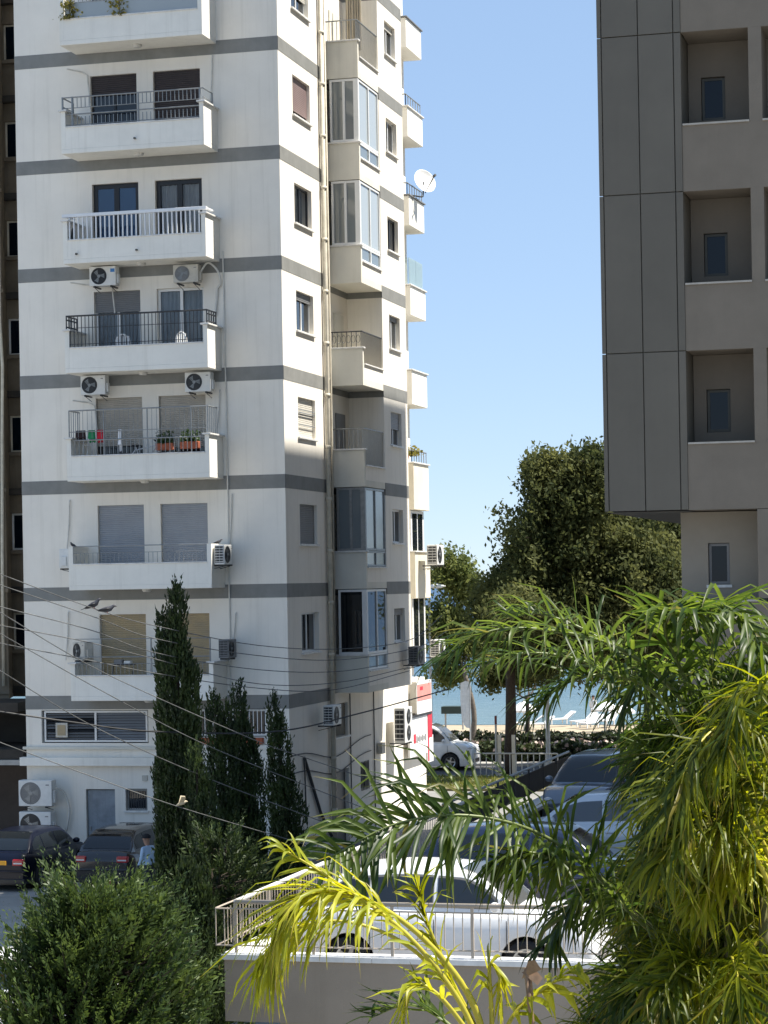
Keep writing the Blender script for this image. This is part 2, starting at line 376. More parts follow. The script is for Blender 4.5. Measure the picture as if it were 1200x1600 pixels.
# ------------------------------------------------------------------ white apartment tower
XL, XC, YF = -27.2, -19.25, 62.65        # left end, right corner, front plane
XS = -18.3; YB = 67.8; YL = 70.1; YE = 73.1   # projecting bay: outer plane, near face, loggia end, far end
ZB = [4.88, 8.0, 11.07, 14.12, 17.2, 20.3, 23.36, 26.44]
TOP = 29.6
tower = thing('apartment_building', (-23.2, 66.0, 0), 'white apartment tower with grey floor bands, balconies and glazed corner bays', 'building')
FF = ((0, YF), (1, 0), (0, -1))          # front wall frame: a = X, outward -Y
FS = ((XC, 0), (0, 1), (1, 0))           # side wall strip
FX = ((XS, 0), (0, 1), (1, 0))           # side of the projecting bay

def wall_sheet(mb, F, a0, a1, z0, z1, openings, reveal=0.22, d=0.0):
    As = sorted({a0, a1, *[o[0] for o in openings], *[o[1] for o in openings]})
    Zs = sorted({z0, z1, *[o[2] for o in openings], *[o[3] for o in openings]})
    As = [a for a in As if a0 <= a <= a1]; Zs = [z for z in Zs if z0 <= z <= z1]
    for i in range(len(As)-1):
        for j in range(len(Zs)-1):
            am, zm = (As[i]+As[i+1])/2, (Zs[j]+Zs[j+1])/2
            if any(o[0] < am < o[1] and o[2] < zm < o[3] for o in openings): continue
            mb.quad(mb.fpt(F, As[i], d, Zs[j]), mb.fpt(F, As[i+1], d, Zs[j]), mb.fpt(F, As[i+1], d, Zs[j+1]), mb.fpt(F, As[i], d, Zs[j+1]))
    for (b0, b1, y0, y1) in openings:
        P = lambda a, dd, z: mb.fpt(F, a, dd, z)
        mb.quad(P(b0, d, y0), P(b1, d, y0), P(b1, d-reveal, y0), P(b0, d-reveal, y0))
        mb.quad(P(b0, d, y1), P(b0, d-reveal, y1), P(b1, d-reveal, y1), P(b1, d, y1))
        mb.quad(P(b0, d, y0), P(b0, d-reveal, y0), P(b0, d-reveal, y1), P(b0, d, y1))
        mb.quad(P(b1, d, y0), P(b1, d, y1), P(b1, d-reveal, y1), P(b1, d-reveal, y0))

DL = (-24.88, -23.47); DR = (-22.97, -21.56)
front_open = []
for zb in ZB[:7]:
    front_open += [(DL[0], DL[1], zb+0.10, zb+2.32), (DR[0], DR[1], zb+0.10, zb+2.32)]
ground_open = [(-26.72, -23.45, 3.52, 4.46), (-22.30, -19.93, 3.70, 4.49), (-25.39, -24.50, 0.02, 2.20), (-24.18, -23.52, 1.57, 2.22)]
mb = MB(); wall_sheet(mb, FF, XL, XC, 0, TOP, front_open + ground_open); mb.build('front_wall', PLASTER, tower)
# closing walls and roof (never seen, they keep the inside dark)
mb = MB()
mb.quad((XL, YF, 0), (XL, 80, 0), (XL, 80, TOP), (XL, YF, TOP)); mb.quad((XL, 80, 0), (-20.1, 80, 0), (-20.1, 80, TOP), (XL, 80, TOP))
mb.build('rear_wall', PLASTER, tower)
mb = MB().box(XL-0.15, XC+0.15, YF-0.15, YB, TOP, TOP+0.25); mb.box(XL-0.15, XS+0.15, YB, YE, TOP, TOP+0.25); mb.box(XL-0.15, -19.8, YE, 80.2, TOP, TOP+0.25); mb.build('roof', PLASTER, tower)
# inner core keeps windows dark
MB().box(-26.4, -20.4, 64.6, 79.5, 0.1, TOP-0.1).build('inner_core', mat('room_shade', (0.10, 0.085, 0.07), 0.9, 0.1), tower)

SW = [(64.02, 65.76, zb+1.13, zb+2.27) for zb in ZB[:7]]
side_low = [(67.15, 68.75, 3.35, 4.35), (67.3, 68.75, 0.05, 2.35), (70.1, 71.1, 1.55, 2.35)]
mb = MB(); wall_sheet(mb, FS, YF, 66.95, 0, TOP, SW); mb.build('side_wall', PLASTER, tower)
mb = MB(); wall_sheet(mb, FS, 66.95, 78.7, 0, 4.68, side_low); mb.quad((XC, 78.7, 0), (-21, 78.7, 0), (-21, 78.7, 4.68), (XC, 78.7, 4.68)); mb.quad((XC, YE, 4.68), (XC, 78.7, 4.68), (-21, 78.7, 4.68), (-21, YE, 4.68)); mb.build('street_level_wall', PLASTER, tower)
XI = -19.42                               # loggia inner wall
FI = ((XI, 0), (0, 1), (1, 0))
mb = MB(); mb.quad((XC, 66.95, 4.68), (XI, 66.95, 4.68), (XI, 66.95, TOP), (XC, 66.95, TOP)); mb.build('pier_return', PLASTER, tower)
XW = [(70.95, 72.3, zb+1.22, zb+2.27) for zb in ZB[:7]]
mb = MB(); wall_sheet(mb, FX, YL, YE, 4.68, TOP, XW)
mb.quad((XI, YL, 4.68), (XS, YL, 4.68), (XS, YL, TOP), (XI, YL, TOP)); mb.quad((XI, YE, 4.68), (XS, YE, 4.68), (XS, YE, TOP), (XI, YE, TOP))
mb.quad((XI, YL, 4.68), (XI, YE, 4.68), (XS, YE, 4.68), (XS, YL, 4.68)); mb.build('bay_wall', PLASTER, tower)
mb = MB(); mb.quad((XI, 66.95, 4.68), (XI, YL, 4.68), (XI, YL, TOP), (XI, 66.95, TOP)); mb.build('loggia_wall', PLASTER, tower)
mb = MB(); mb.quad((-19.95, YE, 4.68), (-19.95, 80, 4.68), (-19.95, 80, TOP), (-19.95, YE, TOP)); mb.build('rear_side_wall', PLASTER, tower)

# grey floor bands: front, side strip, bay strip, loggia interior
for zb in ZB:
    z0, z1 = zb-0.39, zb
    mb = MB(); mb.fbox(FF, XL-0.006, XC+0.006, -0.02, 0.006, z0, z1); mb.fbox(FS, YF-0.004, 66.95, -0.02, 0.006, z0, z1)
    if zb > 5:
        mb.fbox(FX, YL-0.006, YE, -0.02, 0.006, z0, z1); mb.box(XI-0.01, XS+0.004, YL-0.006, YL+0.02, z0, z1); mb.fbox(FI, 66.96, YL-0.004, -0.01, 0.006, z0, z1)
    mb.build('floor_band', BAND, tower)

# --- window kits -----------------------------------------------------------
def frame_ring(mb, F, a0, a1, z0, z1, d, w, t=0.05):
    mb.fbox(F, a0, a0+w, d-t, d, z0, z1); mb.fbox(F, a1-w, a1, d-t, d, z0, z1)
    mb.fbox(F, a0+w, a1-w, d-t, d, z0, z0+w); mb.fbox(F, a0+w, a1-w, d-t, d, z1-w, z1)
def pane(F, a0, a1, z0, z1, d, m, parent, name='pane'):
    return MB().fbox(F, a0, a1, d-0.008, d, z0, z1).build(name, m, parent)
def shutter(F, a0, a1, z0, z1, d, m, parent, pitch=0.055):
    mb = MB(); n = max(2, int(round((z1-z0)/pitch))); h = (z1-z0)/n
    for k in range(n):
        za, zc = z0+k*h, z0+(k+1)*h
        P = mb.fpt
        mb.quad(P(F, a0, d-0.012, za), P(F, a1, d-0.012, za), P(F, a1, d, za+h*0.25), P(F, a0, d, za+h*0.25))
        mb.quad(P(F, a0, d, za+h*0.25), P(F, a1, d, za+h*0.25), P(F, a1, d, za+h*0.8), P(F, a0, d, za+h*0.8))
        mb.quad(P(F, a0, d, za+h*0.8), P(F, a1, d, za+h*0.8), P(F, a1, d-0.012, zc), P(F, a0, d-0.012, zc))
    return mb.build('shutter', m, parent)
def curtain(F, a0, a1, z0, z1, d, m, parent, folds=9, amp=0.035, name='curtain'):
    mb = MB(); n = folds*6; ph = R.random()*6
    row = []
    for k in range(n+1):
        a = a0+(a1-a0)*k/n; w = amp*math.sin(ph+k/n*folds*2*math.pi+0.7*math.sin(k*0.37+ph))
        row.append((a, w))
    for k in range(n):
        mb.quad(mb.fpt(F, row[k][0], d+row[k][1], z0), mb.fpt(F, row[k+1][0], d+row[k+1][1], z0), mb.fpt(F, row[k+1][0], d+row[k+1][1]*0.8, z1), mb.fpt(F, row[k][0], d+row[k][1]*0.8, z1))
    return mb.build(name, m, parent, smooth=True)
def sash_window(F, a0, a1, z0, z1, fm, gm, parent, split=True, d=-0.12, w=0.055, shut=None, shut_frac=0.0, cur=None, name='window'):
    """frame with one or two leaves, panes, optional roller shutter from the top and curtain behind"""
    zt = z1 - shut_frac*(z1-z0) if shut else z1
    mb = MB(); frame_ring(mb, F, a0, a1, z0, z1, d, w)
    am = (a0+a1)/2
    if split: mb.fbox(F, am-w*0.6, am+w*0.6, d-0.06, d+0.004, z0+w, z1-w)
    f = mb.build(name, fm, parent, bevel=0.004)
    if shut_frac < 0.97:
        if split: pane(F, a0+w, am-w*0.6, z0+w, z1-w, d-0.02, gm, f); pane(F, am+w*0.6, a1-w, z0+w, z1-w, d-0.03, gm, f)
        else: pane(F, a0+w, a1-w, z0+w, z1-w, d-0.02, gm, f)
    if shut: shutter(F, a0+0.02, a1-0.02, zt, z1, d+0.035, shut, f)
    if cur: curtain(F, a0+w, a1-w, z0+w, z1-w, d-0.09, cur, f)
    return f

# --- balconies -------------------------------------------------------------
BX0, BX1, BYF = -25.30, -21.06, 61.45
def balcony(k, par_h=0.66, side_h=1.12, cap=True):
    zb = ZB[k]; z0 = zb-0.09
    mb = MB(); mb.box(BX0, BX1, BYF, YF-0.003, z0, zb+0.04)
    b = mb.build('balcony', PLASTER2, tower, bevel=0.012)
    MB().box(BX0+0.13, BX1-0.13, BYF+0.002, BYF+0.12, zb+0.04, zb+par_h).build('parapet', PLASTER2, b)
    MB().box(BX0+0.13, BX1-0.13, BYF-0.03, BYF+0.15, zb+par_h, zb+par_h+0.035).build('coping', CAP, b, bevel=0.006)
    for x0 in (BX0, BX1-0.128):
        MB().box(x0, x0+0.128, BYF+0.001, YF-0.003, zb+0.04, zb+side_h).build('side_wall', PLASTER2, b)
        if cap: MB().box(x0-0.06, x0+0.19, BYF-0.07, YF-0.003, zb+side_h, zb+side_h+0.045).build('coping', CAP, b, bevel=0.006)
    M = Matrix.Translation((-23.2, 62.05, z0-0.08)); MB().lathe([(0.001, 0), (0.10, 0.0), (0.13, 0.04), (0.13, 0.082)], M, 14).build('soffit_lamp', mat('lamp_glass', (0.62, 0.6, 0.55), 0.3, 0.02), b, smooth=False)
    return b
def bars(mb, x0, x1, y, za, zc, step, r=0.009):
    n = max(1, int(round((x1-x0)/step)))
    for i in range(n+1):
        x = x0+(x1-x0)*i/n; mb.box(x-r, x+r, y-r, y+r, za, zc)
def bars_y(mb, x, y0, y1, za, zc, step, r=0.009):
    n = max(1, int(round((y1-y0)/step)))
    for i in range(n+1):
        y = y0+(y1-y0)*i/n; mb.box(x-r, x+r, y-r, y+r, za, zc)
def tube_rail(mb, pts, r): mb.tube(pts, r, 6)

# spout stubs
def spout(b, x, z):
    mb = MB(); mb.tube([(x, BYF+0.02, z), (x+0.03, BYF-0.12, z-0.02)], 0.028, 8, cap=False); mb.build('spout', DARKM, b)

bal = {}
# top one in view (23.36): cream parapet, light rail, trailing plants
bal[6] = balcony(6, 0.62, 1.35, False)
mb = MB(); tube_rail(mb, [(BX0+0.1, BYF+0.06, 24.45), (BX1-0.1, BYF+0.06, 24.45)], 0.025); tube_rail(mb, [(BX0+0.1, BYF+0.06, 24.95), (BX1-0.1, BYF+0.06, 24.95)], 0.02); bars(mb, BX0+0.2, BX1-0.15, BYF+0.06, 24.01, 24.95, 0.12, 0.008); mb.build('railing', GALV, bal[6])
pane(FF, BX0+0.15, BX1-0.15, 24.03, 24.44, YF-BYF-0.04, GL_SKYP, bal[6], 'glass_panel')
# 20.3
bal[5] = balcony(5, 0.64, 1.1); zb = ZB[5]
mb = MB(); y = BYF+0.06
for z in (zb+1.5, zb+1.2, zb+1.02, zb+0.72): tube_rail(mb, [(BX0+0.02, y, z), (BX1-0.05, y, z)], 0.02 if z in (zb+1.5, zb+1.02) else 0.012)
bars(mb, -24.95, -23.5, y, zb+1.2, zb+1.5, 0.12); bars(mb, -24.95, -23.5, y, zb+0.72, zb+0.95, 0.12); bars(mb, -23.35, -21.2, y, zb+1.2, zb+1.5, 0.12); bars(mb, -23.35, -21.2, y, zb+0.72, zb+0.95, 0.12)
for x in (BX0+0.03, -24.98, -23.0, -21.18): mb.box(x-0.02, x+0.02, y-0.02, y+0.02, zb+0.66, zb+1.52)
for x in (BX0+0.03, BX1-0.03):
    tube_rail(mb, [(x, y, zb+1.5), (x, YF-0.35, zb+1.5)], 0.02); tube_rail(mb, [(x, y, zb+1.25), (x, YF-0.35, zb+1.25)], 0.014); mb.box(x-0.018, x+0.018, YF-0.37, YF-0.33, zb+1.14, zb+1.5)
mb.build('railing', GALV, bal[5]); spout(bal[5], -23.1, zb+0.22)
# 17.2 white rail
bal[4] = balcony(4, 0.56, 1.1); zb = ZB[4]; mb = MB()
mb.box(BX0-0.03, BX1+0.02, BYF+0.0, BYF+0.12, zb+1.22, zb+1.31); bars(mb, BX0+0.18, BX1-0.2, BYF+0.06, zb+0.6, zb+1.22, 0.135, 0.02)
for x in (BX0+0.03, BX1-0.04): mb.box(x-0.05, x+0.05, BYF+0.12, YF-0.45, zb+1.25, zb+1.30); 
mb.build('railing', mat('white_rail_paint', (0.8, 0.81, 0.82), 0.4, 0.03), bal[4], bevel=0.008); spout(bal[4], -24.9, zb+0.18); spout(bal[4], -23.1, zb+0.2)
# 14.12 dark rail
bal[3] = balcony(3, 0.6, 1.1); zb = ZB[3]; mb = MB(); y = BYF+0.06
tube_rail(mb, [(BX0+0.02, y, zb+1.52), (BX1-0.03, y, zb+1.52)], 0.026); tube_rail(mb, [(BX0+0.1, y, zb+1.18), (BX1-0.1, y, zb+1.18)], 0.01); tube_rail(mb, [(BX0+0.1, y, zb+0.72), (BX1-0.1, y, zb+0.72)], 0.01)
bars(mb, BX0+0.15, BX1-0.2, y, zb+0.64, zb+1.5, 0.11)
for x in (BX0+0.03, BX1-0.03):
    for z in (1.52, 1.42, 1.22): tube_rail(mb, [(x, y, zb+z), (x, YF-0.35, zb+z)], 0.022)
    bars_y(mb, x, y, YF-0.36, zb+1.15, zb+1.5, 0.2, 0.014)
mb.build('railing', DARKM, bal[3])
# 11.07 tall thin rail
bal[2] = balcony(2, 0.60, 1.1); zb = ZB[2]; mb = MB(); y = BYF+0.06
for z, r_ in ((1.9, 0.022), (1.3, 0.012), (1.06, 0.02)): tube_rail(mb, [(BX0+0.06, y, zb+z), (BX1-0.05, y, zb+z)], r_)
bars(mb, BX0+0.06, BX1-0.05, y, zb+1.06, zb+1.9, 0.14, 0.005); bars(mb, BX0+0.1, BX1-0.15, y, zb+0.66, zb+1.06, 0.13, 0.008)
for x in (BX0+0.06, -24.2, -22.9, -21.6, BX1-0.05): mb.box(x-0.014, x+0.014, y-0.014, y+0.014, zb+0.64, zb+1.9)
for x in (BX0+0.06, BX1-0.05):
    for z in (1.9, 1.15): tube_rail(mb, [(x, y, zb+z), (x, YF-0.35, zb+z)], 0.02)
    bars_y(mb, x, y, YF-0.36, zb+1.15, zb+1.9, 0.16, 0.008)
mb.build('railing', GALV, bal[2])
# 8.0 and 4.88 low rails, end walls
for k, sh in ((1, 1.14), (0, 0.95)):
    zb = ZB[k]; bal[k] = balcony(k, 0.62 if k else 0.60, sh, k == 0); mb = MB(); y = BYF+0.06
    tube_rail(mb, [(BX0+0.13, y, zb+1.14), (BX1-0.13, y, zb+1.14)], 0.016); tube_rail(mb, [(BX0+0.13, y, zb+0.95), (BX1-0.13, y, zb+0.95)], 0.008)
    bars(mb, BX0+0.2, BX1-0.2, y, zb+0.65, zb+0.95, 0.13, 0.006)
    if k == 0:
        tube_rail(mb, [(BX0+0.13, y, zb+1.65), (BX1-0.13, y, zb+1.65)], 0.012)
        for x in (-24.4, -22.9, BX1-0.1): mb.box(x-0.018, x+0.018, y-0.018, y+0.018, zb+0.62, zb+1.66)
    mb.build('railing', GALV, bal[k])

# --- front doors / windows per floor ----------------------------------------
for k in range(7):
    zb = ZB[k]; z0, z1 = zb+0.10, zb+2.32
    for side, (a0, a1) in (('l', DL), ('r', DR)):
        if k == 6: sash_window(FF, a0, a1, z0, z1, ALU, GL, tower, cur=CURT, name='french_window')
        elif k == 5:
            f = sash_window(FF, a0, a1, z0, z1, BLACKF, GL_DARK, tower, shut=SH_BROWN, shut_frac=0.26 if side == 'l' else 0.75, name='french_window')
        elif k == 4: sash_window(FF, a0, a1, z0, z1, BLACKF, GL_BLUE if side == 'l' else GL, tower, w=0.13, cur=None if side == 'l' else CURT, name='french_window')
        elif k == 3:
            sash_window(FF, a0, a1, z0, z1, ALU, GL, tower, w=0.075, shut=SH_DGREY if side == 'l' else None, shut_frac=0.27 if side == 'l' else 0, cur=CURT_B, name='french_window')
        elif k == 2: sash_window(FF, a0, a1, z0, z1, BLACKF, GL_DARK, tower, shut=SH_BEIGE, shut_frac=0.62 if side == 'l' else 0.66, name='french_window')
        elif k == 1: sash_window(FF, a0, a1, z0, z1, ALU, GL_DARK, tower, shut=SH_GREY, shut_frac=0.995, name='french_window')
        else: sash_window(FF, a0, a1, z0, z1, ALU, GL_DARK, tower, shut=SH_TAN, shut_frac=0.995, name='french_window')

# --- side strip windows ------------------------------------------------------
def sill(F, a0, a1, z, parent): return MB().fbox(F, a0-0.06, a1+0.06, -0.2, 0.07, z-0.06, z-0.002).build('sill', CAP, parent, bevel=0.006)
st = [(ALU, GL, None, 0, CURT), (ALU, GL_DARK, SH_DGREY, 0.995, None), (ALU, GL, SH_LIGHT, 0.995, None), (ALU, GL, SH_DGREY, 0.22, CURT), (BLACKF, GL, None, 0, CURT), (BLACKF, GL, SH_MAUVE, 0.86, None), (ALU, GL, SH_LIGHT, 0.6, None)]
for k, (a0, a1, z0, z1) in enumerate(SW):
    fm, gm, sh, fr, cu = st[k]
    f = sash_window(FS, a0, a1, z0, z1, fm, gm, tower, split=True, shut=sh, shut_frac=fr, cur=cu); sill(FS, a0, a1, z0, f)
    if k == 2:
        g = MB()
        for z in (z0+0.35, z0+0.7, z0+0.78): g.fbox(FS, a0, a1, -0.03, -0.01, z, z+0.02)
        g.build('window_guard', GALV, f)
st = [(ALU, GL, SH_DGREY, 0.2, CURT), (ALU, GL_DARK, None, 0, CURT), (ALU, GL_DARK, SH_GREY, 0.5, None), (ALU, GL_DARK, SH_DGREY, 0.15, CURT_T), (BLACKF, GL, None, 0, CURT_B), (ALU, GL_DARK, None, 0, CURT_T), (ALU, GL, SH_LIGHT, 0.2, CURT)]
for k, (a0, a1, z0, z1) in enumerate(XW):
    fm, gm, sh, fr, cu = st[k]
    f = sash_window(FX, a0, a1, z0, z1, fm, gm, tower, split=True, shut=sh, shut_frac=fr, cur=cu); sill(FX, a0, a1, z0, f)

# --- corner loggias ------------------------------------------------------------
FBN = ((0, YB), (1, 0), (0, -1))        # near face of the bay
open_l = {2, 3, 6}
for k in range(7):
    zb = ZB[k]
    lg = MB().box(XI+0.002, XS, YB-0.1, YL-0.002, zb-0.20, zb-0.002).build('loggia', LOGGIA, tower)
    MB().box(-19.3, XS, YB-0.1, YB+0.03, zb-0.002, zb+0.90).build('parapet', LOGGIA, lg)
    MB().box(XS-0.12, XS-0.001, YB+0.03, YL-0.002, zb-0.002, zb+0.42).build('side_parapet', PLASTER, lg)
    MB().box(-19.32, XS+0.05, YB-0.15, YB+0.06, zb+0.90, zb+0.95).build('coping', CAP, lg, bevel=0.008)
    MB().box(XS-0.16, XS+0.05, YB+0.06, YL-0.002, zb+0.42, zb+0.46).build('coping', CAP, lg, bevel=0.008)
    # door inside
    MB().fbox(FI, 67.15, 68.05, 0.005, 0.04, zb+0.02, zb+2.15).build('door_frame', ALU if k != 2 else SH_DGREY, lg)
    MB().fbox(FI, 67.22, 67.98, 0.04, 0.05, zb+0.08, zb+2.08).build('door', GL_DARK if k != 3 else CURT, lg)
    MB().fbox(FI, 68.5, 69.5, 0.005, 0.04, zb+0.02, zb+2.1).build('door', SH_DGREY if k == 2 else LOGGIA, lg)
    zt = ZB[k+1]-0.2 if k < 7 else TOP
    if k not in open_l:
        gm = {0: GL_DARK, 1: GL_MILK, 4: GL_PALE, 5: GL_PALE}[k]; gs = {0: GL_DARK, 1: GL_MILK, 4: GL_SKYP, 5: GL_SKYP}[k]
        fm = ALU if k != 1 else GALV
        f = MB(); a0, a1, z0, z1 = -19.2, XS-0.02, zb+0.95, zt-0.02
        frame_ring(f, FBN, a0, a1, z0, z1, 0.08, 0.07)
        if k != 0: f.fbox(FBN, (a0+a1)/2-0.04, (a0+a1)/2+0.04, 0.03, 0.084, z0+0.07, z1-0.07)
        f.fbox(FBN, a1-0.14, a1+0.01, 0.02, 0.086, z0, z1)
        frame_ring(f, FX, YB+0.02, YL-0.01, zb+0.95, z1, -0.02, 0.07); f.fbox(FX, (YB+YL)/2-0.04, (YB+YL)/2+0.04, -0.07, -0.014, zb+1.02, z1-0.07)
        frame_ring(f, FX, YB+0.02, YL-0.01, zb+0.47, zb+0.94, -0.02, 0.06); f.fbox(FX, (YB+YL)/2-0.04, (YB+YL)/2+0.04, -0.07, -0.014, zb+0.53, zb+0.88)
        fo = f.build('glazing_frame', fm, lg, bevel=0.004)
        if k != 0: pane(FBN, a0+0.07, (a0+a1)/2-0.04, z0+0.07, z1-0.07, 0.05, gm, fo); pane(FBN, (a0+a1)/2+0.04, a1-0.14, z0+0.07, z1-0.07, 0.05, gm, fo)
        else: pane(FBN, a0+0.07, a1-0.14, z0+0.07, z1-0.07, 0.05, gm, fo)
        ym = (YB+YL)/2
        pane(FX, YB+0.09, ym-0.04, zb+1.02, z1-0.07, -0.05, gs, fo); pane(FX, ym+0.04, YL-0.08, zb+1.02, z1-0.07, -0.05, gs, fo)
        pane(FX, YB+0.08, ym-0.04, zb+0.53, zb+0.88, -0.05, GL_MILK, fo); pane(FX, ym+0.04, YL-0.07, zb+0.53, zb+0.88, -0.05, GL_MILK, fo)
        if k in (4, 5): curtain(FX, YB+0.1, YL-0.1, zb+1.0, z1-0.05, -0.13, CURT, lg, 8)
        if k == 4: curtain(FBN, -19.15, XS-0.3, zb+1.0, z1-0.05, -0.08, CURT, lg, 5)
        if k == 1: curtain(FBN, -19.15, XS-0.3, zb+1.0, z1-0.05, -0.06, CURT, lg, 4, 0.01)
    else:
        mb = MB(); rm = DARKM if k == 3 else GALV
        hz = zb+1.42 if k == 3 else zb+1.55
        tube_rail(mb, [(-19.3, YB-0.04, hz), (XS-0.04, YB-0.04, hz), (XS-0.04, YL-0.02, hz)], 0.022)
        bars(mb, -19.25, XS-0.06, YB-0.04, zb+0.95, hz, 0.14, 0.008); bars_y(mb, XS-0.05, YB+0.05, YL-0.05, zb+0.46, hz, 0.12, 0.008)
        if k == 3:
            for i in range(6):
                x = -19.2+i*0.15; mb.tube([(x+0.06*math.cos(t), YB-0.04, zb+1.2+0.12*math.sin(t)) for t in np.linspace(0, 2*math.pi, 9)], 0.007, 4, cap=False)
        mb.build('railing', rm, lg)
    if k == 6: curtain(FBN, -19.0, -18.5, zb+0.9, zt, -1.2, CURT_T, lg, 6)

# --- drain pipe and service pipes -------------------------------------------
mb = MB(); mb.tube([(XC+0.10, 66.72, 0.2), (XC+0.10, 66.72, TOP)], 0.075, 10)
for z in np.arange(1.2, TOP, 1.54): mb.tube([(XC+0.10, 66.72, z), (XC+0.10, 66.72, z+0.1)], 0.095, 10)
mb.build('drain_pipe', PIPE, tower, smooth=True)
mb = MB(); mb.tube([(XC+0.08, 66.98, 0.3), (XC+0.08, 66.98, TOP)], 0.03, 6); mb.build('service_pipe', DARKM, tower)
mb = MB(); mb.tube([(XC+0.05, 67.25, 4.8), (XC+0.06, 67.3, 12.0), (XC+0.05, 67.25, TOP)], 0.03, 6); mb.build('vent_pipe', PIPE, tower, smooth=True)
mb = MB(); mb.tube([(-20.95, YF-0.03, 4.9), (-20.93, YF-0.04, 12), (-20.96, YF-0.03, 17.4)], 0.022, 6); mb.build('cable_duct', PVC, tower)
for z, x0, x1 in ((22.75, -25.35, -24.95), (13.28, -25.35, -24.9), (16.65, -25.35, -24.3)):
    mb = MB(); mb.tube([(x0-0.1, YF-0.35, z+0.05), (x0+0.25, YF-0.05, z), (x1, YF-0.05, z-0.1), (x1+0.08, YF-0.05, z-0.9)], 0.022, 6); mb.build('conduit', PVC, tower)
for x, z0, z1 in ((-21.2, 21.5, 22.95), (-25.75, 9.1, 10.5), (-20.85, 9.1, 10.55), (-25.85, 5.9, 7.3), (-20.8, 6.3, 7.2), (-21.15, 12.4, 13.5), (-21.15, 15.6, 16.4)):
    mb = MB(); mb.tube([(x-0.05, YF-0.09, z0), (x, YF-0.04, (z0+z1)/2), (x+0.03, YF-0.05, z1-0.06), (x+0.03, YF-0.01, z1)], 0.02, 6); mb.build('conduit', PVC, tower)

# --- ground storey of the front ----------------------------------------------
mb = MB(); frame_ring(mb, FF, -26.66, -23.5, 3.55, 4.44, -0.06, 0.05); mb.fbox(FF, -25.11, -25.05, -0.11, -0.055, 3.6, 4.39)
gw = mb.build('shop_window', ALU, tower)
for i, (a0, a1, m_, ang) in enumerate(((-26.6, -25.12, SH_DGREY, 1), (-25.04, -23.56, SH_GREY, 1))):
    for j in range(10):
        z = 3.62+j*0.078
        mb = MB(); P = mb.fpt; mb.quad(P(FF, a0, -0.16, z+0.06), P(FF, a1, -0.16, z+0.06), P(FF, a1, -0.08, z), P(FF, a0, -0.08, z)); mb.quad(P(FF, a0, -0.165, z+0.055), P(FF, a1, -0.165, z+0.055), P(FF, a1, -0.085, z-0.006), P(FF, a0, -0.085, z-0.006))
        mb.build('louvre_slat', m_ if not (i == 0 and j in (3, 6, 7)) else DARKM, gw)
MB().fbox(FF, -26.3, -25.93, -0.07, -0.02, 3.68, 4.1).build('extractor_frame', AC_B, gw, bevel=0.01)
MB().fbox(FF, -26.24, -25.99, -0.02, -0.012, 3.74, 4.04).build('extractor_grille', SH_TAN, gw)
MB().fbox(FF, -27.33, -23.2, -0.05, 0.22, 2.88, 3.12).build('ledge', PLASTER2, tower, bevel=0.01)
MB().fbox(FF, -27.28, -23.2, 0.002, 0.10, 3.34, 3.42).build('string_course', LOGGIA, tower, bevel=0.01)
dr = MB().fbox(FF, -25.36, -24.53, -0.14, -0.09, 0.03, 2.17).build('door', mat('weathered_grey_door', (0.27, 0.30, 0.33), 0.6, 0.15, 2.5, streak=0.5), tower)
MB().fbox(FF, -25.31, -25.27, -0.09, -0.05, 1.0, 1.12).build('handle', GALV, dr)
wn = sash_window(FF, -24.16, -23.54, 1.6, 2.2, GALV, GL_DARK, tower, split=False); sill(FF, -24.16, -23.54, 1.6, wn)
mb = MB()
for i in range(8): mb.fbox(FF, -24.1+i*0.072, -24.085+i*0.072, -0.06, -0.045, 1.64, 2.16)
mb.build('window_bars', DARKM, wn)
wn = sash_window(FF, -22.28, -19.95, 3.72, 4.47, ALU, GL_DARK, tower, split=True)
mb = MB()
for i in range(20): mb.fbox(FF, -22.24+i*0.12, -22.22+i*0.12, -0.02, 0.0, 3.75, 4.47)
mb.build('window_bars', ALU, wn)
MB().fbox(FF, -22.2, -20.0, 0.003, 0.18, 3.50, 3.68).build('planter', TERRA, wn, bevel=0.02)
MB().fbox(FF, -22.4, -19.4, 0.003, 0.08, 3.38, 3.48).build('ledge', PLASTER2, tower)
MB().fbox(FF, -23.65, -23.5, 0.002, 0.05, 2.45, 2.6).build('vent_cover', AC_B, tower)
# street-level side openings
f = sash_window(FS, 67.15, 68.75, 3.35, 4.35, GALV, GL_DARK, tower, shut=mat('olive_shutter', (0.15, 0.135, 0.10), 0.7, 0.1), shut_frac=0.98); sill(FS, 67.15, 68.75, 3.35, f)
MB().fbox(FS, 67.32, 68.73, -0.18, -0.12, 0.06, 2.33).build('door', DARKM, tower)
f = sash_window(FS, 70.1, 71.1, 1.55, 2.35, DARKM, GL_DARK, tower)
mb = MB()
for i in range(6): mb.fbox(FS, 70.15+i*0.17, 70.18+i*0.17, 0.01, 0.03, 1.5, 2.4)
mb.build('window_bars', DARKM, f)
MB().fbox(FS, 72.1, 72.5, 0.002, 0.18, 2.5, 2.85).build('meter_box', AC_B, tower, bevel=0.01)
for y in (68.9, 71.7): mb = MB(); mb.tube([(XC+0.03, y, 0.2), (XC+0.03, y, 4.6)], 0.02, 5); mb.build('conduit', CABLE, tower)
mb = MB(); mb.tube([(XC+0.05, 63.9, 3.0), (XC+0.06, 65.4, 1.3), (XC+0.06, 66.5, 0.5)], 0.05, 6); mb.build('awning_arm', DARKM, tower)
mb = MB(); mb.tube([(XC+0.05, 63.9, 3.05), (XC+0.06, 63.95, 1.2)], 0.025, 6); mb.build('awning_bracket', DARKM, tower)
